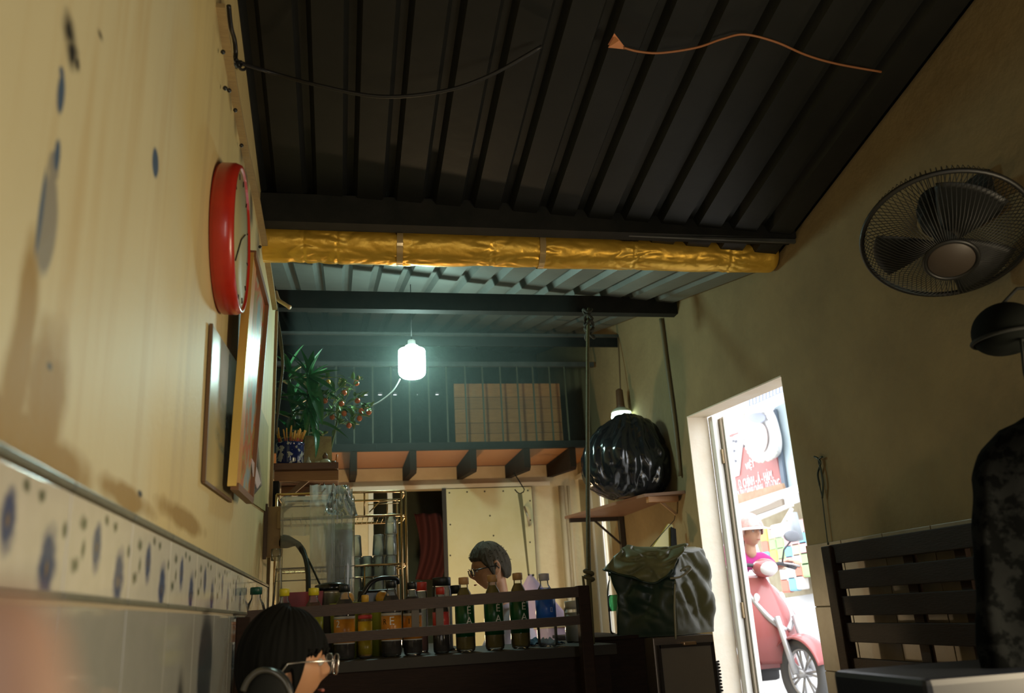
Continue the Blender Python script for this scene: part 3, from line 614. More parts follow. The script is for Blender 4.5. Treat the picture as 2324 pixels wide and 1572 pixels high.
build('vase',MB().lathe([(.001,ZS),(.035,ZS),(.05,ZS+.05),(.045,ZS+.12),(.03,ZS+.15),(.035,ZS+.17),(.03,ZS+.17)],20,(-.2,4.16,0)),mat('dark_green_vase',(.02,.06,.03),.15),dp)
rosettes=[(700,862,4.1,1.0,12),(704,930,4.08,1.0,11),(655,850,4.2,.9,10),(662,925,4.16,1.0,10),(722,800,4.2,.0,0),(655,985,4.14,.8,6),(690,985,4.12,.8,6)]
for (px,py,Y,sc,n) in rosettes:
    if n==0: continue
    c0=ay(px,py,Y); build('stem',MB().tube(smoothpts([(-.2,4.16,ZS+.1),((-.2+c0.x)/2+.01,(4.16+Y)/2,(ZS+c0.z)/2),c0]),.006,6),STEM,dp)
    for i in range(n):
        a=i*2.4+random.uniform(-.2,.2); el=1.15-1.5*i/n+random.uniform(-.1,.1)
        d_=Vector((math.cos(a)*math.cos(el),math.sin(a)*math.cos(el)*.8,math.sin(el)))
        if c0.x+d_.x*.17<-.36: d_.x*=-.6
        addleaf(LM[i%3] if el>-.1 else LS[i%2],dp,c0+Vector((0,0,-.012*i+.03))+d_*.006,d_,random.uniform(-.3,.3),sc*random.uniform(.8,1.1))
c0=ay(702,856,4.05)
for tx,ty,dyy in [(687,788,-.02),(722,796,-.03),(742,822,.0),(771,833,-.05),(655,862,-.05),(766,884,-.08),(752,852,.03),(735,958,-.1),(672,812,.02)]:
    t_=ay(tx,ty,4.05+dyy); d_=t_-c0; L_=d_.length; addleaf(LM[0],dp,c0,d_,random.uniform(-.5,.5),L_/.165)
c0=ay(700,925,4.04)
for tx,ty,dyy in [(733,965,-.06),(722,975,-.08),(695,975,-.08),(680,950,-.05),(738,935,-.02),(672,900,0)]:
    t_=ay(tx,ty,4.04+dyy); d_=t_-c0; addleaf(LM[1],dp,c0,d_,random.uniform(-.5,.5),max(.4,d_.length/.165))
kp=thing('kumquat_plant','small bushy kumquat branch with orange red fruit leaning over the loft railing side','plant',(-.06,4.2,ZS))
build('pot',MB().lathe([(.001,ZS),(.03,ZS),(.042,ZS+.06),(.045,ZS+.065),(.04,ZS+.065)],20,(-.07,4.22,0)),mat('terracotta_dark',(.12,.05,.03),.6),kp)
KL=[leafmesh(.048,.020,d,.2,6,LEAF2) for d in (.1,.4)]
fr_px=[(779,869),(809,869),(781,891),(811,909),(775,916),(820,932),(837,935),(781,938),(754,946),(816,949),(792,965),(744,867),(738,909)]
FRU=mat('kumquat_red_orange',(.62,.10,.035),.25,col2=(.70,.20,.05),scale=12); FRY=mat('kumquat_yellow',(.70,.38,.04),.3)
root=Vector((-.07,4.22,ZS+.06)); hub=ay(770,935,4.15)
build('branch',MB().tube(smoothpts([root,(-.05,4.2,ZS+.12),hub]),.005,6),STEM,kp)
for i,(px,py) in enumerate(fr_px):
    p=ay(px,py,4.12+random.uniform(-.04,.05)); r=px2m(6.3,p)
    build('branch',MB().tube(smoothpts([hub,(hub+p)/2+Vector((0,0,.015)),p+Vector((0,0,r))]),.0018,5),STEM,kp)
    build('fruit',MB().sphere(p,(r,r,r*1.05),14,10),FRY if i in (0,11) else FRU,kp)
    for k in range(7):
        a=random.uniform(0,6.28); el=random.uniform(-.7,1.1); d_=Vector((math.cos(a)*math.cos(el),math.sin(a)*math.cos(el),math.sin(el)))
        addleaf(KL[k%2],kp,p+Vector((0,0,r))+Vector((random.uniform(-.02,.02),random.uniform(-.02,.02),random.uniform(-.01,.02))),d_,random.uniform(-.6,.6),random.uniform(.7,1.1))
for (px,py) in [(757,880),(765,905),(790,885),(800,920),(745,930),(770,960),(800,945),(760,975),(775,880),(750,895),(735,985),(765,935),(830,920)]:
    p=ay(px,py,4.17+random.uniform(-.05,.05))
    for k in range(4):
        a=random.uniform(0,6.28); el=random.uniform(-.7,1.1); d_=Vector((math.cos(a)*math.cos(el),math.sin(a)*math.cos(el),math.sin(el)))
        addleaf(KL[k%2],kp,p,d_,random.uniform(-.6,.6),random.uniform(.8,1.2))
# --- LED bulb
p=ay(935,824,4.3); r=px2m(30.5,p); zt_=ay(935,793,4.3).z; zb_=ay(935,857,4.3).z
lb=thing('led_bulb','bright white cylindrical LED bulb hanging under the rear roof','bulb',(p.x,4.3,zb_))
build('diffuser',MB().lathe([(.001,zb_),(r*.75,zb_+.004),(r*.95,zb_+.018),(r,zb_+.035),(r,zt_-.014),(r*.96,zt_-.003),(r*.8,zt_)],32,(p.x,4.3,0)),mat('led_diffuser',(.9,.95,.95),.5,emit=(.66,1.0,.90),es=95),lb)
build('neck',MB().lathe([(r*.55,zt_+.0005),(r*.5,zt_+.02),(r*.3,zt_+.03),(r*.28,zt_+.05),(.012,zt_+.055)],20,(p.x,4.3,0)),mat('pale_lamp_base',(.7,.7,.68),.4),lb)
build('hanger',MB().tube([(p.x,4.3,zt_+.05),(p.x,4.3,zb(p.x,4.3)-.005)],.003,6),BLKW,lb)
solo('lamp_cable',MB().tube(smoothpts([ay(908,860,4.28),ay(893,885,4.26),ay(870,905,4.24),ay(848,918,4.22),ay(815,930,4.2)]),.0035,6),mat('pale_cable',(.35,.38,.35),.4),'pale cable curving from the bright bulb to the kumquat plant','cable')
# --- second bulb behind the sack
p=ay(1408,915,4.95)
b2_=thing('socket_bulb','small round bulb in a dark socket glowing behind the black sack','bulb',(p.x,4.95,1.9))
zt2=ay(1408,882,4.95).z; z2=ay(1408,925,4.95).z
build('socket',MB().lathe([(.010,zt2),(.022,zt2-.01),(.026,z2+.01),(.03,z2)],18,(p.x,4.95,0)),mat('brown_bakelite',(.12,.06,.03),.4),b2_)
build('cap',MB().lathe([(.03,z2-.001),(.06,z2-.02),(.065,z2-.03)],24,(p.x,4.95,0)),mat('lamp_collar',(.55,.58,.45),.4),b2_)
build('globe',MB().lathe([(.06,z2-.031),(.066,z2-.06),(.06,z2-.10),(.03,z2-.12),(.001,z2-.125)],24,(p.x,4.95,0)),mat('bulb_glow',(.9,1,.9),.5,emit=(.70,1.0,.82),es=7),b2_)
solo('drop_cord',MB().tube(smoothpts([ay(1403,765,5.06),ay(1405,810,5.0),ay(1408,884,4.95)]),.005,6),mat('brown_cord',(.16,.10,.05),.6),'brown cord hanging from the thin purlin down to the socket bulb','cord')
# dark conduit on the right wall
solo('wall_conduit',MB().tube(smoothpts([(XR-.015,4.28,2.5),(XR-.015,4.27,2.2),(XR-.015,4.255,1.9),(XR-.012,4.27,1.6)]),.012,8),mat('painted_conduit',(.16,.13,.07),.5),'painted conduit running down the right wall beside the street door','conduit')
# --- rope
rp=[ay(1336,700,4.05),ay(1334,780,3.9),ay(1334,900,3.62),ay(1334,1080,3.25),ay(1335,1200,3.05),ay(1336,1300,2.93),ay(1338,1345,2.9),ay(1344,1450,2.82),ay(1350,1575,2.74)]
ROPE=mat('old_green_rope',(.15,.13,.055),.8,col2=(.09,.085,.04),scale=60,bump=.3,bscale=200)
ro=solo('hanging_rope',MB().tube(smoothpts(rp),.0085,8),ROPE,'old brown green rope hanging from the purlins beside the bench post','rope')
k0=ay(1337,1310,2.92)
build('knot',MB().tube([k0+Vector((.014*math.sin(a),.01*math.cos(a),.003*a-.012)) for a in [k*.6 for k in range(22)]],.007,6).tube([k0+Vector((0,0,-.01)),k0+Vector((-.022,0,.005)),k0+Vector((-.02,0,-.04)),k0+Vector((-.004,0,-.10))],.005,6),ROPE,ro)
k0=ay(1336,735,4.0)
mbt=MB()
for i in range(5): mbt.tube([k0+Vector((.022*math.sin(a+i),.022*math.cos(a+i),.035*(i-2)+.012*math.sin(2*a))) for a in [k*.5 for k in range(14)]],.008,6)
build('tangle',mbt,mat('dark_tangled_rope',(.03,.028,.018),.8),ro)
# ---------------------------------------------------------------- bench in front of the counter
bn=thing('wooden_bench','dark slatted wooden bench standing in front of the bottle counter','bench',(.2,2.6,0))
def railbeam(l,r_,th,name,mt=WOODH,Y=2.6):
    (x0,y0a,y0b),(x1,y1a,y1b)=l,r_
    a=ay(x0,(y0a+y0b)/2,Y); b_=ay(x1,(y1a+y1b)/2,Y); h=px2m(y0b-y0a,a)
    a.x=max(a.x,XL+.02)
    return build(name,MB().beam(a,b_,th,h),mt,bn)
railbeam((562,1386,1411),(1332,1330,1352),.028,'top_rail')
railbeam((700,1441,1462),(1326,1394,1417),.024,'back_slat')
pa=ay(1333,1326,2.6); pb_=ay(1340,1575,2.6)
build('post',MB().box2((pa.x-px2m(26,pa),2.585,.0),(pa.x+.002,2.625,pa.z-.002),.004),WOOD,bn)
build('post',MB().box2((XL+.015,2.585,.0),(XL+.055,2.625,pa.z-.04),.004),WOOD,bn)
for px in (942,997):
    p=ay(px,1372,2.605); q=ay(px,1440,2.605); build('strut',MB().box2((p.x-.011,2.60,q.z),(p.x+.011,2.612,p.z)),mat('grey_brown_strut',(.10,.085,.07),.6),bn)
build('seat',MB().box2((XL+.02,2.20,.40),(pa.x,2.58,.425),.004),WOOD,bn)
for x in (XL+.04,pa.x-.03): build('leg',MB().box2((x-.02,2.2,0),(x+.02,2.24,.40)),WOOD,bn)
build('lower_slat',MB().box2((XL+.03,2.59,.62),(pa.x-.02,2.61,.69)),WOOD,bn)
# counter
CT=.838
cn=thing('serving_counter','dark wooden serving counter crowded with drink bottles','counter',(.25,3.0,0))
CTOP=mat('worn_counter_top',(.018,.014,.008),.6,col2=(.032,.026,.015),scale=10)
build('worktop',MB().prism([(-.29,2.72),(.86,2.72),(.86,3.32),(.44,3.32),(.44,4.06),(-.29,4.06)],CT-.03,CT,'z'),CTOP,cn)
build('front_panel',MB().box2((-.285,2.74,0),(.84,2.765,CT-.03)),WOOD,cn)
build('side_panel',MB().box2((.815,2.766,0),(.84,3.30,CT-.03)),WOOD,cn)
build('leg',MB().box2((.39,3.99,0),(.43,4.03,CT-.03)),WOOD,cn)
# ---------------------------------------------------------------- bottles
GLS=clear('clear_bottle_plastic',(1,1,1),.09,.96); 
def lathe_obj(name,prof,mt,par,n=28,**k): return build(name,MB().lathe(prof,n),mt,par,**k)
def wraptext(name,s,size,r,zc,ang,mt,par,rot=0):
    vs,fs=text_geo(s,size); out=[]
    for v in vs:
        x,y=v.x,v.y
        if rot: x,y=x*math.cos(rot)-y*math.sin(rot),x*math.sin(rot)+y*math.cos(rot)
        a=ang+x/r; out.append(Vector((r*math.sin(a),-r*math.cos(a),zc+y)))
    return build(name,MB().add(out,fs),mt,par,recalc=False)
def mkbottle(h,r,liq,capc,label,desc,name='drink_bottle',fill=.80,text=(),neck=.36,group='drink bottles lined up on the counter'):
    t=thing(name,desc,'bottle',(0,0,0),group)
    hs=h*(1-neck); nr=r*.42
    pf=[(.001,.004),(r*.7,.0),(r*.93,.004),(r,.014),(r,h*.30),(r*.975,h*.33),(r,h*.36),(r,hs*.93),(r*.94,hs*1.03),(r*.72,hs+neck*h*.38),(nr*1.05,h-.036),(nr,h-.03),(nr,h-.004)]
    lathe_obj('bottle_body',pf,GLS,t)
    if liq:
        zl=h*fill; lp=[(.001,.006)]
        for rr,z in pf[1:]:
            if z<=zl: lp.append((rr*.955,max(z,.007)))
        # interpolate radius at zl
        for (r0,z0_),(r1,z1_) in zip(pf[:-1],pf[1:]):
            if z0_<=zl<=z1_ and z1_>z0_: lp.append(((r0+(r1-r0)*(zl-z0_)/(z1_-z0_))*.955,zl))
        lp.append((.001,zl)); lathe_obj('drink',lp,liq,t)
    lathe_obj('cap',[(.001,h+.001),(nr*1.18,h),(nr*1.28,h-.003),(nr*1.28,h-.022),(nr*1.1,h-.023)],capc,t,20)
    if label:
        for (z0_,z1_,lm) in label: lathe_obj('label_sleeve',[(r*1.006,z0_*h),(r*1.010,(z0_+z1_)/2*h),(r*1.006,z1_*h)],lm,t,40)
    for (s,size,zc,ang,tm,rt) in text: wraptext('lettering',s,size,r*1.014+.0004,zc*h,ang,tm,t,rt)
    return t
COLA=mat('cola_liquid',(.012,.004,.002),.1); TEA=mat('amber_tea_liquid',(.10,.025,.005),.12); GTEA=mat('green_tea_liquid',(.20,.15,.012),.12); ORJ=mat('orange_liquid',(.40,.22,.02),.2)
WTR=None
cap=lambda n,c: mat('cap_'+n,c,.4,bump=.0)
YEL=cap('yellow',(.72,.60,.02)); BLK=cap('black',(.008,.012,.012)); GRN=cap('green',(.005,.07,.04)); TAN=cap('tan',(.58,.33,.14)); RDC=cap('red',(.60,.05,.03)); WHC=cap('white',(.62,.60,.66))
LORW=mat('orange_white_label',(.62,.20,.03),.35,col2=(.65,.62,.60),scale=16,amt=.1)
LAMB=mat('amber_label',(.62,.20,.02),.3,col2=(.80,.36,.04),scale=30); LWH=mat('white_stripe_label',(.62,.62,.62),.3); LBK=mat('black_label',(.012,.012,.012),.3)
LGR=mat('deep_green_label',(.006,.05,.02),.28,col2=(.015,.16,.04),scale=18); LRD=mat('red_label',(.80,.09,.09),.3); LBL=mat('blue_label',(.03,.12,.80),.3,col2=(.05,.25,.85),scale=20)
LYG=mat('yellow_green_label',(.5,.46,.03),.3,col2=(.08,.14,.02),scale=14); LYR=mat('yellow_band_label',(.85,.56,.03),.3); LTEAL=mat('teal_label',(.01,.07,.07),.3)
TW=mat('white_lettering',(.95,.95,.95),.4); TB=mat('black_lettering',(.01,.01,.01),.4)
LBR=mat('brown_label',(.10,.03,.01),.3)
def at_px(t,px,ptop,Y,base=CT,label=None):
    p=ay(px,ptop,Y); return place(t,(p.x,Y,base))
def hgt(px,ptop,Y): return ay(px,ptop,Y).z-CT
Y0=2.86
# left to right
at_px(mkbottle(hgt(629,1330,2.98),.036,COLA,GRN,[(.30,.52,LORW),(.52,.56,mat('orange_band',(.60,.18,.02),.4))],'bottle with a dark green cap and an orange and white label, against the tiled wall',fill=.62),629,0,2.98)
at_px(mkbottle(hgt(680,1334,2.92),.030,TEA,YEL,[(.2,.5,LBR)],'yellow capped amber tea bottle, the one directly under the power cord'),680,0,2.92)
t=mkbottle(hgt(733,1333,2.90),.031,TEA,YEL,[(.26,.62,LYG),(.06,.26,mat('lemon_label',(.48,.46,.02),.3))],'yellow capped tea bottle with a green label and white scribble lettering',text=[('Z',.065,.50,-.25,TW,.5),('e',.05,.38,.25,TW,.5),('2',.04,.33,.1,mat('blue_lettering',(.15,.30,.75),.4),.4)]); at_px(t,733,0,2.90)
ene=[(.22,.535,LAMB),(.535,.57,LWH),(.205,.222,LWH)]
at_px(mkbottle(hgt(789,1326,2.87),.033,COLA,BLK,ene,'black capped dark drink with an amber label, next to the yellow bottle',text=[('2',.03,.47,-.65,TW,0),('4',.022,.27,-.35,TW,0)]),789,0,2.87)
at_px(mkbottle(hgt(826,1350,2.87),.022,ORJ,cap('amber',(.72,.42,.05)),[(.30,.58,LYR),(.30,.40,LRD),(.62,.68,LRD),(.06,.28,mat('olive_yellow_label',(.30,.24,.02),.3))],'slim yellow bottle with a red and yellow label'),826,0,2.87)
at_px(mkbottle(hgt(873,1318,2.86),.032,COLA,BLK,ene,'black capped dark drink lettered RE and 7, just past the slim yellow bottle',text=[('R',.024,.455,-.75,TB,0),('E',.036,.46,-.02,TW,0),('7',.040,.30,-.25,TW,-.15)]),873,0,2.86)
at_px(mkbottle(hgt(911,1322,2.87),.030,COLA,BLK,ene,'black capped dark drink lettered 17, behind the first bench strut',text=[('1',.024,.46,-.45,TB,0),('R',.024,.46,.55,TB,0),('17',.038,.30,.15,TW,-.1)]),911,0,2.87)
at_px(mkbottle(hgt(962,1334,2.87),.027,COLA,RDC,[(.36,.62,LRD)],'red capped dark cola bottle with a red label',text=[('l',.02,.5,-.3,TW,0)]),962,0,2.87)
for px,pt,ds in [(1005,1312,'tan capped green tea bottle closest to the red labelled cola'),(1057,1307,'middle one of the three tan capped green tea bottles'),(1103,1303,'tan capped green tea bottle next to the clear water bottle')]:
    at_px(mkbottle(hgt(px,pt,Y0),.0315,GTEA,TAN,[(.20,.74,LGR)],ds,fill=.86,text=[('É',.033,.545,.30,TW,0),('A',.033,.405,.30,TW,0)]),px,0,Y0)
t=mkbottle(hgt(1151,1305,Y0),.0335,clear('bottled_water',(1,1,1),.16,.98,.05),WHC,[(.36,.66,LBL)],'clear water bottle with a white cap and a bright blue label',text=[('[]',.016,.5,.35,TW,0)]); at_px(t,1151,0,Y0)
# second row
def jar(px,ptop,Y,r,capm,desc,name='glass_jar',content=None,ctop=.5,group=None):
    h=hgt(px,ptop,Y); t=thing(name,desc,'jar',(0,0,0),group)
    lathe_obj('jar_body',[(.001,.003),(r*.9,0),(r,.01),(r,h*.82),(r*.86,h*.9),(r*.86,h-.003)],GLS,t)
    lathe_obj('lid',[(.001,h+.001),(r*.92,h),(r*.95,h-.003),(r*.95,h-.028),(r*.9,h-.029)],capm,t)
    if content: lathe_obj('contents',[(.001,.005),(r*.92,.005),(r*.93,h*ctop),(.001,h*ctop)],content,t)
    return at_px(t,px,0,Y)
jar(965,1312,3.08,.034,BLK,'clear jar with a wide black lid behind the red capped cola',content=mat('jar_powder_pale',(.45,.36,.30),.7),ctop=.3)
jar(928,1322,3.05,.020,RDC,'small clear jar with a red lid behind the black capped bottles',content=mat('pink_powder',(.50,.25,.20),.7),ctop=.35)
jar(990,1330,3.10,.02,BLK,'narrow clear jar with a black lid behind the first green tea bottle')
t=jar(1206,1368,3.05,.045,mat('pale_lid',(.66,.62,.52),.5),'wide clear jar holding pale powder beside the water bottle',content=mat('sugar',(.52,.52,.45),.8,col2=(.42,.43,.36),scale=40),ctop=.72)
OJ=mat('orange_skin',(.62,.30,.04),.45,bump=.2,bscale=150)
for px,py,Y,ds in [(788,1358,3.0,'orange fruit behind the black capped bottle nearest the red bin'),(868,1356,3.02,'orange fruit behind the bottle lettered RE')]:
    p=ay(px,py,Y); r=.023; o=solo('orange_fruit',MB().sphere(p,r,18,12),OJ,ds,'orange'); 
    solo('food_tub',MB().lathe([(.001,CT),(.045,CT),(.055,p.z-r*.6),(.058,p.z-r*.6),(.047,CT+.003)],24,(p.x,Y,0)),mat('lime_tub',(.30,.34,.03),.4),ds.replace('orange fruit','lime plastic tub holding an orange'),'tub')
# red bin, black lid, black bag handles
p=ay(640,1346,3.12);q=ay(738,1346,3.12)
mb=MB(); zt3=p.z; cx=(p.x+q.x)/2; w=(q.x-p.x)/2-.006
for (s,z) in ((.80,CT),(1,zt3),(.96,zt3),(.77,CT+.004)): mb.v+= [Vector((cx-w*s,3.12-.05*s,z)),Vector((cx+w*s,3.12-.05*s,z)),Vector((cx+w*s,3.12+.05*s,z)),Vector((cx-w*s,3.12+.05*s,z))]
for k in range(3):
    for i in range(4): mb.f.append([k*4+i,k*4+(i+1)%4,k*4+4+(i+1)%4,k*4+4+i]); mb.mi.append(0); mb.sm.append(False)
mb.f.append([12,13,14,15]); mb.mi.append(0); mb.sm.append(False)
solo('red_bin',mb,mat('dark_red_plastic',(.25,.012,.012),.4),'dark red plastic bin behind the yellow capped bottles','bin')
p=ay(752,1332,3.1); r=px2m(38,p)
pot_=thing('black_cooker','round black lidded cooker behind the yellow capped tea bottles','cooker',(p.x,3.12,CT))
build('pot',MB().lathe([(.001,CT),(r*.8,CT),(r*.88,p.z-.02),(r*.92,p.z-.012)],32,(p.x,3.12,0)),mat('scuffed_steel_pot',(.30,.27,.22),.3,metal=.7),pot_)
build('lid',MB().lathe([(r*.95,p.z-.012),(r,p.z-.004),(r*.97,p.z+.008),(r*.5,p.z+.016),(.001,p.z+.018)],32,(p.x,3.12,0)),mat('black_gloss_lid',(.008,.010,.010),.18),pot_)
bg=thing('black_carry_bag','black bag with a raised curved rim behind the dark drink bottles','bag',(.15,3.14,CT))
rim=[ay(814,1372,3.12),ay(826,1345,3.12),ay(842,1322,3.13),ay(865,1312,3.15),ay(898,1313,3.18),ay(903,1322,3.2)]
build('rim',MB().tube(smoothpts(rim),[.009]*12+[.008]*14,8),mat('black_vinyl',(.01,.011,.012),.3),bg)
build('bag_body',MB().box2((ay(812,1340,3.16).x,3.14,CT),(ay(900,1340,3.16).x,3.20,ay(850,1338,3.16).z),.01),mat('black_vinyl',(.01,.011,.012),.3),bg)
# crumpled blue cloth
c0=ay(1222,1448,3.0)
def clothf(u,v):
    x=(u-.5)*.15; y=(v-.5)*.11; return Vector((c0.x+x,2.98+y,CT+.004+.016*abs(noise.noise(Vector((u*7,v*6,1))))*2*(1-abs(2*u-1)**3)))
solo('blue_cloth',MB().grid(clothf,24,16),mat('blue_rag',(.02,.07,.16),.8,col2=(.06,.14,.20),scale=30),'crumpled blue cloth on the counter beside the clear jar','cloth',recalc=False,solid=.003)
# --- wire rack
RK=mat('brassy_chrome',(.62,.42,.20),.22,metal=.9)
rk=thing('wire_rack','brassy chrome wire dish rack standing behind the bottles','rack',(0,3.75,CT))
xr=ay(905,1200,3.65).x+.012; xl=-.26; yf,yb_=3.65,3.92
zr_=[ay(915,y,3.65).z for y in (1114,1168,1279)]+[CT+.02]
for (x,y) in ((xr,yf),(xr+.02,yf+.012),(xr,yb_),(xl,yf),(xl,yb_)): build('upright',MB().tube([(x,y,CT),(x,y,zr_[0])],.0055,8),RK,rk)
for z in zr_: build('shelf_hoop',MB().tube([(xl,yf,z),(xr,yf,z),(xr+.02,yf+.02,z),(xr+.02,yb_,z),(xl,yb_,z)],.005,8,closed=True),RK,rk)
mbw=MB()
for z in zr_[1:]:
    for i in range(24): x=xl+(xr-xl)*(i+.5)/24; mbw.tube([(x,yf,z-.006),(x,yb_,z-.006)],.0015,4)
build('shelf_wires',mbw,RK,rk,kind='stuff')
build('shelf_wire_low',MB().tube([(xl,yf,ay(915,1305,3.65).z),(xr,yf,ay(915,1305,3.65).z)],.002,5),RK,rk)
x1=ay(827,1140,3.65).x
build('divider',MB().tube([(x1,yf,zr_[1]),(x1,yf,zr_[0])],.004,6).tube([(x1,yf,CT),(x1,yf,zr_[2])],.004,6),RK,rk)
p1=[ay(838,1162,3.72),ay(862,1138,3.72),ay(903,1134,3.72)]; build('dish_prong',MB().tube(p1,.003,6).tube([ay(835,1145,3.7),ay(905,1141,3.7)],.002,6).tube([ay(879,1143,3.7),ay(879,1180,3.7)],.003,6),RK,rk)
# glasses
CUP=clear('wet_glass',(.96,1,.97),.34,.985,.04,(.92,1,.95))
cu=thing('drinking_glass','upturned clear tumbler in the stacked rows on the wire rack','glass',(0,0,0),'stacked clear tumblers on the rack')
CH=.086; build('tumbler',MB().lathe([(.0265,0),(.022,CH-.004),(.019,CH),(.001,CH),(.001,CH-.006),(.019,CH-.007),(.0245,0)],20),CUP,cu)
first=True; k=0
zbase=CT+.024
gx=[ay(px,1300,3.72).x for px in (808,834,860,887)]
for lay in range(5):
    for iy in range(2):
        for ix,x in enumerate(gx):
            if lay==4 and (iy==1 or ix==1): continue
            o=cu if first else copy_tree(cu); first=False
            place(o,(x+random.uniform(-.003,.003),3.715+.062*iy,zbase+lay*(CH+.0015)),label='upturned clear tumbler, %s layer up, %s row, %s from the rack upright'%(['lowest','second','third','fourth','fifth'][lay],['front','back'][iy],['fourth','third','second','first'][ix])); k+=1
for j in range(1): o=copy_tree(cu); place(o,(gx[3]+.002,3.715,zbase+5*(CH+.0015)),label='single upturned tumbler topping the stack beside the rack upright')
# --- clear containers and hanging plastic
TUB=clear('cloudy_plastic',(.95,.95,.88),.30,.93,.12,(.55,.52,.38))
x0=ay(640,1130,3.5).x; x2=ay(805,1130,3.5).x
tb=thing('plastic_drawer_box','cloudy clear plastic drawer box beneath the altar shelf','box',(x0+.1,3.5,CT))
build('shell',MB().box2((x0,3.46,CT),(x2,3.60,ay(700,1128,3.5).z),.012),TUB,tb)
for py in (1150,1180,1290,1318): 
    z=ay(650,py,3.46).z; build('ridge',MB().box2((x0-.002,3.455,z-.0015),(x2+.002,3.461,z+.0015)),mat('smoky_plastic_edge',(.16,.15,.10),.4),tb)
bt_=thing('blue_tub','blue grey plastic tub with a lime rim inside the cloudy box','tub',(.0,3.66,CT)); p=ay(775,1198,3.68)
BTR=.060
build('bowl',MB().lathe([(.001,CT+.03),(BTR*.5,CT+.03),(BTR,p.z-.012)],28,(p.x-.01,3.69,0)),mat('blue_grey_plastic',(.10,.14,.16),.35),bt_)
build('rim',MB().lathe([(BTR,p.z-.012),(BTR*1.06,p.z-.006),(BTR*1.06,p.z+.012),(BTR,p.z+.013),(BTR*.9,p.z+.01)],28,(p.x-.01,3.69,0)),mat('lime_rim',(.45,.50,.05),.4),bt_)
FILM=clear('milky_film',(.95,1,.98),.50,.95,.35,(.92,.95,.92),fr=.08)
def film(x0,x1,y0,y1,Y,fold,seed,taper=0):
    def fn(u,v):
        px=x0+(x1-x0)*(u if taper==0 else .5+(u-.5)*(1-taper*(1-v))); py=y0+(y1-y0)*v
        p=ay(px,py,Y); return p+Vector((0,fold*noise.noise(Vector((u*5+seed,v*2.2,seed))),0))
    return MB().grid(fn,26,40)
hb=thing('plastic_bag_roll','milky clear plastic bags hanging in long folds below the altar shelf','bag',(0,3.42,1.3))
build('film_strip',film(703,760,1100,1325,3.42,.03,3),FILM,hb,recalc=False)
build('film_strip',film(752,800,1108,1330,3.40,.04,8),clear('thin_film',(.97,1,1),.22,.85,.35,fr=.08),hb,recalc=False)
build('film_bunch',film(733,812,1100,1170,3.38,.08,5,.5),clear('bunched_film',(.97,1,1),.30,.8,.06,(.85,.88,.88)),hb,recalc=False)
build('film_strip',film(636,705,1125,1215,3.44,.03,13),clear('thin_film',(.97,1,1),.22,.85,.35,fr=.08),hb,recalc=False)
build('tie',MB().tube([ay(735,1096,3.92),ay(738,1108,3.42)],.003,5),BLKW,hb)
p=ay(622,1300,3.3); fun=thing('funnel_bottle','clear plastic funnel standing behind the green capped bottle','funnel',(p.x,3.3,CT))
za=ay(640,1272,3.3).z; x_=ay(632,1300,3.3).x
build('cone',MB().lathe([(.035,CT),(.035,CT+.02),(.006,za),(.005,za+.02)],20,(x_,3.3,0)),TUB,fun); build('tube',MB().lathe([(.018,za+.002),(.018,za+.045)],16,(x_-.012,3.32,0)),TUB,fun)
# --- hook with strap and the purple cover
hk=[ay(1168,1075,5.75),ay(1190,1113,5.72),ay(1183,1120,5.72),ay(1175,1117,5.72),ay(1168,1108,5.72)]
solo('wire_hook',MB().tube([ay(1166,1072,5.75),ay(1190,1110,5.72),ay(1188,1116,5.72),ay(1180,1120,5.72),ay(1174,1117,5.72),ay(1168,1110,5.72)],.004,6),BLKST,'bent wire hook hanging off a loft joist','hook')
YS=5.68
stp=MB()
pts=[ay(1180,1120,YS),ay(1184,1150,YS),ay(1188,1190,YS),ay(1193,1240,YS),ay(1200,1305,YS)]
ws=[.030,.026,.02,.015,.012]
for i,pp_ in enumerate(pts): stp.v+= [pp_-Vector((ws[i]/2,0,0)),pp_+Vector((ws[i]/2,0,0)),pp_+Vector((ws[i]/2,.004,0)),pp_+Vector((-ws[i]/2,.004,0))]
for i in range(4):
    for k in range(4): stp.f.append([i*4+k,i*4+(k+1)%4,i*4+4+(k+1)%4,i*4+4+k]); stp.mi.append(0); stp.sm.append(False)
solo('hanging_strap',stp,mat('olive_strap',(.16,.14,.07),.7),'olive strap hanging from the wire hook before the sheet door','strap')
ap=ay(1203,1303,YS); pb2=ay(1203,1445,YS)
PUR=mat('purple_checked_cloth',(.38,.28,.52),.7,col2=(.55,.42,.50),scale=16,stretch=(1,1,.2))
def cone(u,v):
    a=2*math.pi*u; r=(.012+.46*v)*(1+.08*math.sin(a*8)*v); return Vector((ap.x+r*math.cos(a)*.9+.05*v,ap.y+r*math.sin(a)*.6,ap.z-.56*v))
pc_=thing('purple_cover','purple checked cloth cover hanging like a cone from the strap','cloth',(ap.x,YS,.4))
build('cloth',MB().grid(cone,72,20,True),PUR,pc_,recalc=False)
build('eyelet',MB().sphere(ap+Vector((.018,-.012,-.006)),.008,8,6).sphere(ap+Vector((-.012,-.012,-.003)),.006,8,6),BLKST,pc_)
build('hem',MB().tube([cone(u/60,.60)+Vector((0,-.006,0)) for u in range(60)],.008,5,closed=True),mat('pale_tape',(.62,.55,.36),.6),pc_)
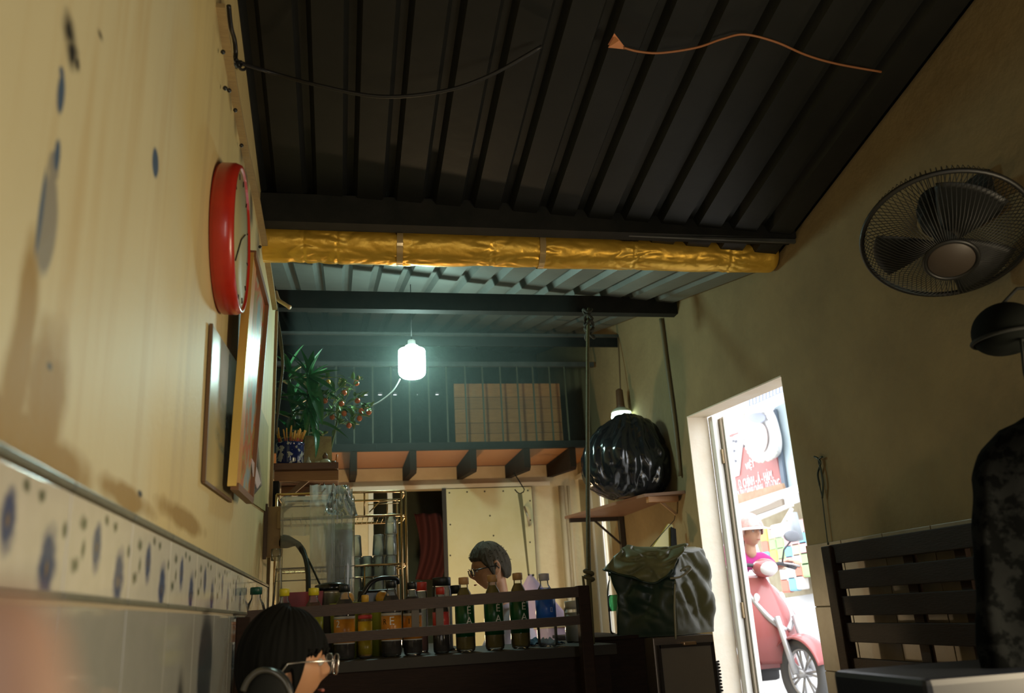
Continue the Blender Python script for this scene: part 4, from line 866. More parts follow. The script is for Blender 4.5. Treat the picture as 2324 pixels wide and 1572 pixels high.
# vertical service pipes by the rear opening
PIP=mat('beige_pipe',(.50,.40,.24),.5)
for x,r_,dd,lab in ((1.645,.022,'thick','thick beige vertical pipe in the back corner'),(1.70,.012,'thin','thin beige vertical pipe beside the thick one in the back corner')):
    solo('service_pipe',MB().tube([(x,6.25,0),(x,6.25,1.85)],r_,10),PIP,lab,'pipe')
dl=struct('door_3',MB().box2((XR+.085,6.02,.1),(XR+.12,6.28,1.90),.004),CREAMP)
build('panel_frame',MB().box2((XR+.075,6.02,.1),(XR+.084,6.05,1.90)).box2((XR+.075,6.25,.1),(XR+.084,6.28,1.90)),WHITEP,dl)
struct('trim_9',MB().box2((XR-.02,5.60,0),(XR+.15,5.63,1.93)).box2((XR-.02,5.60,1.90),(XR+.15,6.3,1.93)),CREAMP)
# --- shelf on right wall with sack
s2=thing('wall_shelf','angled brown board shelf on the right wall under the black sack','shelf',(1.7,4.8,1.4))
zs2=1.52
build('board',MB().prism([(1.797,4.25),(1.60,4.34),(1.41,5.32),(1.797,5.42)],zs2-.016,zs2,'z'),mat('shelf_brown_paint',(.26,.14,.09),.5,col2=(.20,.11,.07),scale=8),s2)
build('under_batten',MB().box2((1.62,4.33,zs2-.046),(1.79,4.37,zs2-.017)),BROWN,s2)
build('bracket',MB().box2((1.44,5.30,zs2-.04),(1.795,5.33,zs2-.017)).box2((1.765,5.29,1.22),(1.795,5.33,zs2-.017)).beam((1.60,5.31,zs2-.03),(1.78,5.31,1.32),.012,.012),mat('dark_bracket',(.04,.03,.022),.6),s2)
build('brace',MB().beam(ay(1497,1136,4.4),ay(1534,1166,4.4),.012,.014),mat('pale_wood_brace',(.42,.27,.15),.6),s2)
SACK=mat('black_bin_liner',(.009,.011,.013),.16,spec=.7)
c0=ay(1432,1040,4.52); hw=px2m(112,c0); hh=px2m(103,c0)
def sackf(u,v):
    th=math.pi*(v*.995+.002); a=2*math.pi*u
    d=Vector((math.sin(th)*math.cos(a),math.sin(th)*math.sin(a),math.cos(th)))
    # shape: narrower rounded top, wide shoulders low
    wz=d.z; k=1+ .07*(-wz)+.05*math.sin(2*a+1)*math.sin(th)
    p=Vector((d.x*hw*k*(1-.16*max(0,wz)),d.y*.20*k,wz*hh*(1.0 if wz>0 else .92)))
    # slant: left side hangs lower than the right
    p.z+= -.035*(-d.x) if wz<0 and d.x<0 else 0
    cr=abs(noise.noise(Vector((math.cos(a)*3.2,math.sin(a)*3.2,th*.9)))); cr2=abs(noise.noise(Vector((d.x*5,d.y*5,d.z*2.2))+Vector((3,1,2)))); cr3=abs(noise.noise(Vector((math.cos(a)*6,math.sin(a)*6,th*2.2+4))))
    dr=-.026*(1-min(1,cr*2.6))*math.sin(th)**2 -.006*(1-min(1,cr2*2.5))-.004*(1-min(1,cr3*2.2))+.022*noise.noise(d*1.6)
    return c0+p+d*dr
sk=thing('black_sack','stuffed shiny black rubbish sack sitting on the wall shelf','sack',(c0.x,4.52,zs2))
mbs=MB().grid(sackf,150,96,True)
for v in mbs.v: v.x=min(v.x,1.79); v.z=max(v.z, zs2+.002) if v.x>1.50 and v.y<5.2 and v.y>4.3 else v.z
build('liner',mbs,SACK,sk,recalc=False)
# yellow pouch hanging below
mbp=quad_slab([ay(1517,1188,4.3),ay(1527,1190,4.3),ay(1531,1245,4.3),ay(1478,1246,4.3),ay(1500,1215,4.3)],.02,(0,1,0))
yp=thing('yellow_pouch','thin translucent yellow pouch hung on a string under the wall shelf','pouch',(1.5,4.3,1.1))
build('pouch',mbp,mat('yellow_plastic',(.42,.36,.05),.3),yp); build('string',MB().tube([ay(1476,1240,4.3),ay(1530,1180,4.3),ay(1532,1170,4.32)],.002,5),BLKW,yp)
build('dark_flap',quad_slab([ay(1523,1195,4.28),ay(1534,1200,4.28),ay(1537,1246,4.28),ay(1524,1246,4.28)],.01,(0,1,0)),BLKST,yp)
# --- low cupboards and olive bag
lc=thing('low_cupboard','plain black low cupboard under the olive bag beside the counter','cupboard',(.95,3.3,0))
zc1=ay(1400,1440,3.1).z
build('carcass',MB().box2((.862,2.99,0),(1.045,3.55,zc1-.012)),WOOD,lc); build('top',MB().box2((.855,2.975,zc1-.012),(1.047,3.56,zc1),.002),WOOD,lc)
mc=thing('metal_cabinet','grey brown metal cabinet with a recessed door below the olive bag','cabinet',(1.16,3.1,0))
a=ay(1481,1447,2.9);b2=ay(1619,1449,2.9); MCM=mat('dull_bronze_metal',(.20,.165,.14),.38,metal=.5,col2=(.26,.22,.18),scale=6)
zt4=a.z
build('carcass',MB().box2((a.x,2.90,0),(b2.x,3.40,zt4),.004),MCM,mc)
a1=ay(1493,1468,2.895);b1=ay(1613,1470,2.895)
build('door',MB().box2((a1.x,2.885,.10),(b1.x,2.899,a1.z),.003),mat('brushed_grey_door',(.25,.22,.19),.34,metal=.35,col2=(.32,.28,.22),scale=5),mc)
build('door_frame',MB().box2((a1.x-.006,2.878,.10),(a1.x+.004,2.90,a1.z+.006)).box2((b1.x-.004,2.878,.10),(b1.x+.006,2.90,a1.z+.006)).box2((a1.x,2.878,a1.z-.004),(b1.x,2.90,a1.z+.006)),mat('dark_frame_metal',(.05,.042,.036),.4,metal=.5),mc)
h0=ay(1548,1456,2.88);h1=ay(1578,1462,2.88); build('handle',MB().box2((h0.x,2.865,h1.z),(h1.x,2.899,h0.z),.003),mat('brass_pull',(.55,.36,.20),.3,metal=.7),mc)
mbc=MB(); q0=ay(1630,1500,2.95); q1=ay(1634,1570,2.95)
solo('coiled_cable',mbc.tube([Vector((b2.x+.025+.008*math.cos(t*1.3),2.95+.008*math.sin(t*1.3),q0.z-.0022*t)) for t in range(90)],.0035,5),mat('grey_cord',(.20,.21,.20),.4),'grey coiled cord hanging beside the metal cabinet','cable')
# olive bag (drawn from its visible corners)
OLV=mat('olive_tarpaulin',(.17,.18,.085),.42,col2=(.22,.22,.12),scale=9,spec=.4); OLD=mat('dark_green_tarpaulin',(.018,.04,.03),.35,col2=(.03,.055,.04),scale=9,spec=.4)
def W3(px,py,Y): return ay(px,py,Y)
ob=thing('tarpaulin_bag','large shiny olive tarpaulin bag with a folded flap on the cabinets','bag',(1.15,3.05,zt4))
# columns around the bag: front-left, front ridge (nearest corner), right-front, right-back, back-left
zb4=zt4+.002
base=[W3(1400,1440,3.02),W3(1535,1452,2.90),W3(1622,1446,3.06),W3(1600,1440,3.30),W3(1420,1436,3.30)]
mid =[W3(1400,1350,3.02),W3(1530,1370,2.90),W3(1620,1345,3.08),W3(1600,1340,3.32),W3(1410,1350,3.30)]
hi  =[W3(1388,1300,3.03),W3(1528,1318,2.91),W3(1606,1290,3.10),W3(1590,1285,3.32),W3(1405,1290,3.30)]
topr=[W3(1420,1245,3.12),W3(1545,1262,3.00),W3(1588,1245,3.14),W3(1580,1240,3.28),W3(1430,1240,3.26)]
base=[Vector((p.x,p.y,zb4)) for p in base]
rings=[base,mid,hi,topr]
def bagf(u,v):
    k=u*5; i=int(k)%5; f=k-int(k); fs_=f*f*(3-2*f) if False else f
    r=v*3; j=min(int(r),2); g=r-j
    a_=rings[j][i].lerp(rings[j][(i+1)%5],fs_); b_=rings[j+1][i].lerp(rings[j+1][(i+1)%5],fs_); p=a_.lerp(b_,g)
    if v>.02:
        n_=abs(noise.noise(Vector((p.x*7,p.y*7,p.z*5)))); n2_=abs(noise.noise(Vector((p.x*24+p.z*12,p.y*17,p.z*16+4))))
        cdir=(p-Vector((1.17,3.14,p.z))).normalized(); p=p+cdir*(.014-.024*(1-min(1,n_*2.6))-.006*(1-min(1,n2_*2.6)))*min(1,v*5)
    return p
mbg=MB().grid(bagf,125,60,True); nl=len(mbg.v); mbg.v.append(sum((mbg.v[59*125+i] for i in range(125)),Vector())/125+Vector((0,0,.004)))
for i in range(125): mbg.f.append([59*125+i,59*125+(i+1)%125,nl]); mbg.mi.append(0); mbg.sm.append(True)
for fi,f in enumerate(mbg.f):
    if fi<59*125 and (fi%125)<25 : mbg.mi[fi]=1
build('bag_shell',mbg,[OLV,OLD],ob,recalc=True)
# folded flap draped over the dark front
FT=[W3(1425,1236,3.13),W3(1470,1243,3.05),W3(1510,1242,3.02),W3(1560,1232,3.0)]
FB=[W3(1372,1292,2.98),W3(1430,1308,2.93),W3(1490,1322,2.90),W3(1527,1290,2.90)]
def cat(P,u):
    k=u*3;i=min(int(k),2);f=k-i; a=P[max(i-1,0)];b_=P[i];c=P[i+1];d=P[min(i+2,3)]
    return .5*((2*b_)+(c-a)*f+(2*a-5*b_+4*c-d)*f*f+(3*b_-a-3*c+d)*f**3)
def flap(u,v):
    p=cat(FT,u).lerp(cat(FB,u),v); bul=math.sin(math.pi*min(1,v*1.05))*.03
    n_=abs(noise.noise(Vector((u*4,v*3,2)))); return p+Vector((0,-bul-.012+.028*(1-min(1,n_*3)),bul*.5))
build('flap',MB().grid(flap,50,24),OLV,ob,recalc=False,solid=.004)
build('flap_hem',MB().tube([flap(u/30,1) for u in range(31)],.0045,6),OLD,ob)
crs=smoothpts([W3(1512,1300,2.9),W3(1540,1262,2.94),W3(1560,1234,2.99)])
build('seam_piping',MB().tube(crs,.004,6).tube(smoothpts([W3(1521,1312,2.89),W3(1545,1308,2.89),W3(1568,1290,2.92),W3(1560,1285,2.94),W3(1545,1295,2.93)]),.004,6).tube(smoothpts([W3(1532,1325,2.885),W3(1531,1380,2.88),W3(1534,1450,2.89)]),.0035,6),mat('pale_piping',(.42,.40,.28),.5),ob)
# two drink bottles left of the bag
for px,pt,Y,cm,ds,lm in [(1391,1292,3.22,GRN,'empty green bottle squeezed between the rope and the olive bag',LTEAL),(1423,1352,3.1,WHC,'small clear bottle with a blue label against the olive bag',LBL)]:
    zb5=zc1; h=ay(px,pt,Y).z-zb5
    t=mkbottle(h,.026,None,cm,[(.1,.35,lm)] if px>1400 else [(.35,.6,clear('green_tint_plastic',(.3,.8,.5),.15,.8))],ds,group=None); p=ay(px,pt,Y); place(t,(p.x-(.006 if px<1400 else .02),Y,zb5))
# --- fan on the right wall
fc=ay(2150,552,1.80)
vd=(fc-Vector((0,0,EYE))).normalized(); az_=math.atan2(-vd.y,-vd.x); el=math.radians(-60); nrm=Vector((math.cos(el)*math.cos(az_),math.cos(el)*math.sin(az_),math.sin(el)))
RF=px2m(178,fc); ux=nrm.cross(Vector((0,0,1))).normalized(); uy=ux.cross(nrm)
RM=Matrix((ux,uy,nrm)).transposed()
fcen=fc-nrm*.03
fan=thing('wall_fan','round wire cage fan tilted downward high on the right wall','fan',tuple(fcen))
CAGE=mat('dark_cage_wire',(.010,.010,.009),.45)
def loc3(r,a,h): return fcen+RM@Vector((r*math.cos(a),r*math.sin(a),h))
def prof(t): # front dome
    return RF*(.30+.70*t), .10*(1-t**2.2)+0.0
mbf=MB()
for k in range(96):
    a=2*math.pi*k/96; mbf.tube([loc3(*(lambda rh:(rh[0],a,rh[1]))(prof(t))) for t in (0,.2,.45,.7,.88,1)],.0011,4,cap=False)
    mbf.tube([loc3(RF,a,0),loc3(RF*.92,a,-.05),loc3(RF*.3,a,-.07)],.0011,4,cap=False)
build('cage_wires',mbf,CAGE,fan,kind='stuff')
build('cage_rim',MB().tube([loc3(RF,2*math.pi*k/64,0) for k in range(64)],.007,8,closed=True),CAGE,fan)
build('cage_ring',MB().tube([loc3(RF*.30,2*math.pi*k/40,.10) for k in range(40)],.006,8,closed=True),CAGE,fan)
build('centre_badge',MB().lathe([(.001,.106),(RF*.26,.104),(RF*.29,.098)],36,fcen,RM),mat('brown_badge',(.05,.038,.028),.5),fan)
for k in range(3):
    def bl(u,v,k=k):
        a=2*math.pi*k/3+(v-.5)*(1.3-.3*u); return loc3(RF*(.15+.72*u),a,.02+.035*(v-.5))
    build('blade',MB().grid(bl,10,10),mat('fan_blade',(.005,.006,.005),.5),fan,recalc=False,solid=.002)
build('motor',MB().lathe([(.001,-.17),(.05,-.165),(.06,-.12),(.055,-.06),(.03,-.05),(.03,.02)],24,fcen,RM),BLKST,fan)
mp_=loc3(0,0,-.15); build('wall_arm',MB().tube([mp_,Vector((XR-.03,mp_.y,mp_.z+.02))],.02,10).box((XR-.012,mp_.y,mp_.z+.02),(.02,.10,.14),None,.004),BLKST,fan)
# cable hook on the right wall
solo('wall_lead',MB().tube(smoothpts([ax(x,y,XR-.012) for x,y in [(1848,1036),(1856,1040),(1862,1050),(1856,1075),(1860,1100),(1866,1130),(1872,1180),(1879,1236)]]),[.004]*25+[.0025]*18,6).tube(smoothpts([ax(x,y,XR-.012) for x,y in [(1866,1036),(1858,1044),(1864,1070),(1868,1100),(1866,1130)]]),.004,6),mat('dark_green_lead',(.02,.035,.025),.5),'dark green lead hanging from a nail on the right wall','cable')
# --- right wall bench
rb=thing('slatted_bench','dark wooden bench with broad horizontal back slats along the right wall','bench',(1.6,2.2,0))
XB=1.705; yy=ax(1880,1300,XB).y
edges=[(1236,1280),(1296,1338),(1354,1397),(1413,1455),(1489,1520)]
for i,(a0,a1_) in enumerate(edges):
    z1_=ax(1886,a0,XB).z; z0_=ax(1886,a1_,XB).z
    build('back_slat',MB().box2((XB,1.25,z0_),(XB+.022,yy-.03,z1_),.003),WOOD,rb)
ztop=ax(1845,1244,XB).z
build('post',MB().box2((XB-.012,yy-.05,0),(XB+.03,yy+.005,ztop),.004),WOOD,rb)
for px in (2050,2170):
    p=ax(px,1300,XB); build('upright',MB().box2((XB+.023,p.y-.025,.3),(XB+.04,p.y+.02,ztop-.01)),WOOD,rb)
build('seat',MB().box2((1.30,1.25,.40),(XB,yy,.43),.004),WOOD,rb); 
for y in (1.3,yy-.05): build('leg',MB().box2((1.31,y,0),(1.35,y+.04,.40)),WOOD,rb)
# glossy dark case in the corner of the view
p=ay(1888,1520,1.72); q=ay(2240,1500,1.55)
cs=thing('gloss_black_case','glossy blue black case with a rounded edge beside the slatted bench','case',((p.x+q.x)/2,1.55,.431))
build('shell',MB().box2((p.x,1.42,.432),(1.66,1.72,p.z),.012),mat('blue_black_gloss',(.006,.009,.018),.45),cs)
build('edge_trim',MB().box2((p.x+.01,1.705,p.z-.02),(1.65,1.7225,p.z-.014)),mat('silver_edge',(.35,.38,.42),.2,metal=.8),cs)
# jacket and helmet at the right edge
JK=mat('black_flecked_fabric',(.002,.0024,.0024),1.0,spec=.05,col2=(.010,.011,.011),scale=26,amt=.10,detail=3)
jt=[(930,2322),(970,2282),(1020,2240),(1080,2220),(1200,2217),(1400,2224),(1600,2236)]
def jac(u,v):
    py=930+v*680
    for (y0_,x0_),(y1_,x1_) in zip(jt[:-1],jt[1:]):
        if y0_<=py<=y1_: break
    xl_=x0_+(x1_-x0_)*(py-y0_)/(y1_-y0_)
    L_=ay(xl_,py,1.52); a=math.pi*2*u; cxx=ay(2405,1200,1.52).x; w=(cxx-L_.x)*(1 if v>.06 else max(.02,v/.06))
    return Vector((cxx-w*math.cos(a),1.52+min(.07,w*.6)*math.sin(a)*(1+.25*math.sin(5*a+v*2)),L_.z))+Vector((0,.012*noise.noise(Vector((u*9,v*7,0))),0))
jk=thing('flecked_jacket','black jacket with pale flecks hanging at the right edge','jacket',(1.5,1.52,.5))
build('jacket_body',MB().grid(jac,60,50,True),JK,jk,recalc=False)
p=ay(2318,925,1.52); build('hanger_hook',MB().tube([p+Vector((.03,0,0)),p+Vector((.03,0,.08)),p+Vector((.06,.02,.16)),Vector((XR-.01,1.56,p.z+.2))],.004,6),BLKST,jk)
p=ay(2282,752,1.60); r=px2m(66,p); he=thing('black_helmet','round black helmet hanging above the flecked jacket','helmet',tuple(p))
def hel(u,v):
    th=math.pi*v; a=2*math.pi*u; rr=r*(1 if v<.62 else 1-.25*(v-.62)/.38); return p+Vector((rr*math.sin(th)*math.cos(a),rr*1.15*math.sin(th)*math.sin(a),rr*math.cos(th)))
build('shell',MB().grid(hel,32,20,True),mat('matt_black_shell',(.004,.005,.004),.9,spec=.1),he,recalc=False)
build('visor_rim',MB().tube([p+Vector((r*1.02*math.cos(a),r*1.17*math.sin(a),-.25*r)) for a in [2*math.pi*k/40 for k in range(40)]],.005,6,closed=True),BLKST,he)
build('strap',MB().tube([p+Vector((0,0,r*.9)),p+Vector((.06,0,r*1.6)),Vector((XR-.01,p.y+.03,p.z+r*2))],.004,6),BLKST,he)
# ================================================================ PEOPLE
SKIN=mat('warm_skin',(.60,.31,.16),.5,col2=(.54,.27,.14),scale=10,sss=.08)
SKINP=mat('pale_skin',(.62,.38,.26),.5,col2=(.56,.32,.22),scale=10,sss=.08)
HAIR=mat('black_hair',(.003,.0035,.003),.85,col2=(.006,.006,.005),scale=30,stretch=(1,1,.15),spec=.2)
HAIRG=mat('greying_hair',(.035,.029,.020),.75,spec=.15,col2=(.13,.11,.08),scale=40,stretch=(1,1,.3),bump=.5,bscale=90)
LIP=mat('lip',(.42,.12,.08),.5); EYEW=mat('eye_white',(.6,.58,.54),.2); IRIS=mat('dark_iris',(.02,.012,.008),.1)
def g(x,s): return math.exp(-(x/s)**2)
def headgeo(mb,c,R,s=1,nu=72,nv=56):
    c=Vector(c)
    def fn(u,v):
        a=2*math.pi*u; th=math.pi*v; d=Vector((math.sin(th)*math.sin(a),math.sin(th)*math.cos(a),math.cos(th)))
        p=Vector((d.x*.074,d.y*.095,d.z*.113)); z=p.z
        if z<0:
            t=min(1,-z/.113); p.x*=1-.30*t*t; 
            if p.y<0: p.y*=1-.50*t
            else: p.y*=1+.10*t*(1-t)
        f=max(0,d.y)
        ax_=abs(p.x)
        p.y+= f*( .026*g(p.x,.014)*g(z+.022,.020) + .012*g(p.x,.010)*g(z-.004,.022) + .006*g(z-.028,.012)*g(ax_-.022,.022) - .011*g(ax_-.032,.016)*g(z-.004,.013)
              + .008*g(p.x,.024)*g(z+.060,.010) + .004*g(p.x,.020)*g(z+.072,.006) -.004*g(p.x,.03)*g(z+.066,.003) + .010*g(p.x,.022)*g(z+.098,.014) + .004*g(ax_-.040,.018)*g(z+.025,.022))
        return c+R@(p*s)
    mb.grid(fn,nu,nv,True)
def ear(mb,c,R,side,s=1):
    pts=[]
    for k in range(13):
        a=-2.6+5.0*k/12; pts.append(Vector((side*(.078+.006*math.sin(a)),-.012+.016*math.cos(a)*-1,-.004+.030*math.sin(a)*1.0)))
    mb.tube([Vector(c)+R@(p*s) for p in pts],.0055*s,8); mb.sphere(Vector(c)+R@(Vector((side*.074,-.010,-.006))*s),(.006*s,.013*s,.024*s),12,8,R)
def haircap(mb,c,R,bound,rf,s=1,nu=96,nv=30,seed=0,clump=.004,freq=14):
    c=Vector(c)
    def fn(u,v):
        a=2*math.pi*u-math.pi; el_b=bound(a); el=math.pi/2-(math.pi/2-el_b)*v
        d=Vector((math.cos(el)*math.sin(a),math.cos(el)*math.cos(a),math.sin(el)))
        p=Vector((d.x*.074,d.y*.095,d.z*.113)); k=rf(a,el)
        k+= clump/.09*noise.noise(Vector((a*freq/2,v*2.2,seed)))*(.3+v)
        if v>.93: k-=(v-.93)*1.6
        return c+R@(p*k*s)
    mb.grid(fn,nu,nv,True)
def remesh(o,vs=.006,it=3):
    md=o.modifiers.new('remesh','REMESH'); md.mode='VOXEL'; md.voxel_size=vs; md.use_smooth_shade=True
    sm=o.modifiers.new('smooth','SMOOTH'); sm.iterations=it; sm.factor=.5
def hand(mb,wrist,dirv,palmn,s=1,curl=.5,side=1):
    """palm plus four unequal fingers and a thumb; fingers curl toward palmn"""
    w=Vector(wrist); y=Vector(dirv).normalized(); n=Vector(palmn); n=(n-y*n.dot(y)).normalized(); x=y.cross(n)*side
    L=.085*s
    for k in range(4):
        off=(k-1.5)*.019*s; a=w+x*off*.6+y*.01; b_=w+y*L*(1-.06*abs(k-1.2))+x*off; mb.capsule(a,b_,.013*s,.0105*s,10)
        fl=[.070,.080,.074,.058][k]*s; p=b_; d=y.copy(); ang=0
        for j,f in enumerate((.45,.32,.23)):
            ang+=curl*(.6 if j==0 else .9); d=(y*math.cos(ang)+n*math.sin(ang)).normalized(); q=p+d*fl*f; mb.capsule(p,q,(.0088-.001*j)*s,(.0080-.001*j)*s,8); p=q
    a=w+y*.02-x*.018*s; b_=a+(y*.6-x*.8).normalized()*.042*s; c_=b_+(y*.8-x*.25+n*curl*.8).normalized()*.034*s; mb.capsule(a,b_,.014*s,.011*s,10); mb.capsule(b_,c_,.0105*s,.008*s,8)
def bodygeo(mb,J,skin=True):
    cap_=mb.capsule
    cap_(J['neck'],J['headbase'],.052,.048); cap_(J['chest'],J['neck'],.085,.055); 
def torso(mb,J,infl=0,k=1):
    P=Vector(J['pelvis']);C=Vector(J['chest']);Nk=Vector(J['neck']); sl=Vector(J['shl']);sr=Vector(J['shr'])
    ac=(sr-sl).normalized(); f=.115*k+infl
    for t in (-1,1): mb.capsule(P+ac*.055*t*k,C+ac*.07*t*k,f*.93,f*.98,16)
    mb.capsule(sl.lerp(C,.15),sr.lerp(C,.15),.066*k+infl,.066*k+infl,14); mb.capsule(C,Nk.lerp(C,.25),.10*k+infl,.062*k+infl,14)
def limb(mb,a,b_,c_,r0,r1,r2,infl=0): mb.capsule(a,b_,r0+infl,r1+infl,14); mb.capsule(b_,c_,r1+infl,r2+infl,14)
def person(name,label,J,R,headc,skin,shirt,trouser,infl=.010,hs=1,hands=None,k=1,sleeve=.55,loc=None,group=None):
    t=thing(name,label,'person',loc or (J['pelvis'][0],J['pelvis'][1],0))
    mb=MB(); headgeo(mb,headc,R,hs); 
    if 'thick black hair' not in label:
        for sd in (-1,1): ear(mb,headc,R,sd,hs)
    J['headbase']=tuple(Vector(headc)+R@(Vector((0,-.022,-.055))*hs))
    mb.capsule(J['neck'],J['headbase'],.050*k,.046*k,16); torso(mb,J,0,k)
    for s_ in 'lr':
        limb(mb,J['sh'+s_],J['el'+s_],J['wr'+s_],.045*k,.036*k,.025*k)
        limb(mb,J['hip'+s_],J['kn'+s_],J['an'+s_],.075*k,.052*k,.036*k); mb.capsule(J['an'+s_],J['toe'+s_],.036*k,.03*k,10)
        if hands: hand(mb,J['wr'+s_],hands[s_][0],hands[s_][1],.95*k,hands[s_][2],1 if s_=='r' else -1)
    o=build('body',mb,skin,t); remesh(o,.0055)
    mb=MB(); torso(mb,J,infl,k)
    for s_ in 'lr': 
        sh=Vector(J['sh'+s_]);el=Vector(J['el'+s_]); 
        if sleeve<1: mb.capsule(sh,sh.lerp(el,sleeve),.047*k+infl,.044*k+infl,14)
        else: limb(mb,sh,el,Vector(J['el'+s_]).lerp(Vector(J['wr'+s_]),.85),.045*k,.037*k,.029*k,infl)
    o=build('shirt',mb,shirt,t); remesh(o,.010,4)
    mb=MB(); P=Vector(J['pelvis']); ac=(Vector(J['shr'])-Vector(J['shl'])).normalized()
    mb.capsule(P-ac*.06*k,P+ac*.06*k,.118*k+infl,.118*k+infl,14)
    for s_ in 'lr': limb(mb,J['hip'+s_],J['kn'+s_],Vector(J['kn'+s_]).lerp(Vector(J['an'+s_]),.9),.078*k,.056*k,.045*k,infl)
    o=build('trousers',mb,trouser,t); remesh(o,.010,4)
    hc=Vector(headc)
    for sd in (-1,1):
        build('eye',MB().sphere(hc+R@(Vector((sd*.031,.083,.003))*hs),.0095*hs,14,10),EYEW,t); build('iris',MB().sphere(hc+R@(Vector((sd*.031,.0895,.003))*hs),.0045*hs,10,8),IRIS,t)
    build('lips',MB().tube(smoothpts([hc+R@(Vector((x*.020,.1035-.008*x*x+.0,-.0655))*hs) for x in (-1,-.4,0,.4,1)]),[.001,.0035,.004,.0035,.001],8),LIP,t)
    return t
def glasses(par,hc,R,s,mt,lens,rim=.0016,w=.024,h=.018):
    hc=Vector(hc); P=lambda v: hc+R@(Vector(v)*s)
    for sd in (-1,1):
        pts=[P((sd*.034+w*math.copysign(abs(math.cos(a))**.6,math.cos(a)),.108-.10*(abs(sd*.034+w*math.cos(a)))**1.2*.8,-.002+h*math.copysign(abs(math.sin(a))**.6,math.sin(a)))) for a in [2*math.pi*k/28 for k in range(28)]]
        build('lens_rim',MB().tube(pts,rim*s,6,closed=True),mt,par)
        c_=P((sd*.034,.105,-.002)); build('lens',MB().add(pts+[c_],[(i,(i+1)%28,28) for i in range(28)]),lens,par,recalc=False)
        build('temple',MB().tube([P((sd*.058,.100,.006)),P((sd*.072,.085,.006)),P((sd*.081,.02,.004)),P((sd*.082,-.012,.0)),P((sd*.080,-.022,-.015))],rim*1.15*s,6),mt,par)
    build('bridge',MB().tube([P((-.011,.106,.002)),P((0,.110,.005)),P((.011,.106,.002))],rim*s,6),mt,par)
LENS=clear('spectacle_lens',(1,1,1),.0,.97)
# --- seller behind the counter, seen in profile
YM=4.0; hc=ay(1113,1287,YM); hsM=.90
Rm=Matrix.Rotation(math.radians(96),3,'Z')@Matrix.Rotation(math.radians(-12),3,'X')
J=dict(pelvis=(hc.x+.14,YM+.04,.47),chest=(hc.x+.09,YM+.02,.83),neck=(hc.x+.045,YM+.005,.985),
 shl=(hc.x+.07,YM-.14,.92),shr=(hc.x+.09,YM+.16,.92),ell=(hc.x-.03,YM-.20,.70),elr=(hc.x-.03,YM+.22,.70),wrl=(hc.x-.17,YM-.06,.80),wrr=(hc.x-.17,YM+.08,.80),
 hipl=(hc.x+.13,YM-.06,.46),hipr=(hc.x+.13,YM+.14,.46),knl=(hc.x-.16,YM-.03,.48),knr=(hc.x-.16,YM+.15,.48),anl=(hc.x-.14,YM-.03,.08),anr=(hc.x-.14,YM+.15,.08),toel=(hc.x-.26,YM-.03,.035),toer=(hc.x-.26,YM+.15,.035))
SHM=mat('pale_lilac_shirt',(.52,.46,.52),.8,col2=(.42,.38,.44),scale=20); TRM=mat('dark_trousers',(.03,.03,.035),.8)
sl_=person('person','person with short greying hair and black glasses seated in profile behind the tea bottles',J,Rm,hc,SKIN,SHM,TRM,hs=hsM,k=.85,hands={'l':((-1,.15,.02),(0,0,-1),.45),'r':((-1,-.15,.02),(0,0,-1),.45)},sleeve=.75)
def bnd(a):
    A=abs(a)
    if A<.9: return .50-.10*A
    if A<1.25: return .41-(A-.9)*1.2
    if A<1.45: return -.01-(A-1.25)*2.2
    if A<1.75: return -.45+(A-1.45)*1.9
    if A<2.1: return .12-(A-1.75)*1.9
    return -.55-.12*(A-2.1)
mb=MB(); haircap(mb,hc,Rm,lambda a:bnd(a)-.04,lambda a,el:1.13+.10*max(0,math.sin(el))*math.cos(a*.5)**2+.05*max(0,-math.cos(a))*max(0,math.sin(el+.4)),hsM,seed=2,clump=.007,freq=16)
for i in range(140):
    a=random.uniform(-math.pi,math.pi); el=random.uniform(max(.1,bnd(a)+.1),1.5); d=Vector((math.cos(el)*math.sin(a),math.cos(el)*math.cos(a),math.sin(el)))
    p=hc+Rm@(Vector((d.x*.074,d.y*.095,d.z*.113))*1.14*hsM); dd=Rm@Vector((d.x*.5,d.y*.5+.3*(1 if a*a<1 else -.6),d.z*.6-.15)); mb.tube([p,p+dd*.010,p+dd*.018+Vector((0,0,-.004))],[.002,.0015,.0004],5)
build('hair',mb,HAIRG,sl_,recalc=False)
build('collar',MB().tube([hc+Vector((.05+.060*math.cos(a),.01+.062*math.sin(a),-.150+.018*math.cos(a))) for a in [2*math.pi*k/30 for k in range(30)]],.011,8,closed=True),mat('navy_collar',(.03,.03,.08),.7),sl_)
glasses(sl_,hc,Rm,hsM,mat('black_spectacle_frame',(.008,.008,.008),.3),LENS,rim=.0026)
solo('stool',MB().box2((hc.x+.02,YM-.10,.33),(hc.x+.30,YM+.20,.352),.006).box2((hc.x+.04,YM-.08,0),(hc.x+.06,YM-.06,.33)).box2((hc.x+.26,YM-.08,0),(hc.x+.28,YM-.06,.33)).box2((hc.x+.04,YM+.16,0),(hc.x+.06,YM+.18,.33)).box2((hc.x+.26,YM+.16,0),(hc.x+.28,YM+.18,.33)),mat('blue_stool_plastic',(.03,.08,.25),.4),'low stool under the seller behind the counter','stool')
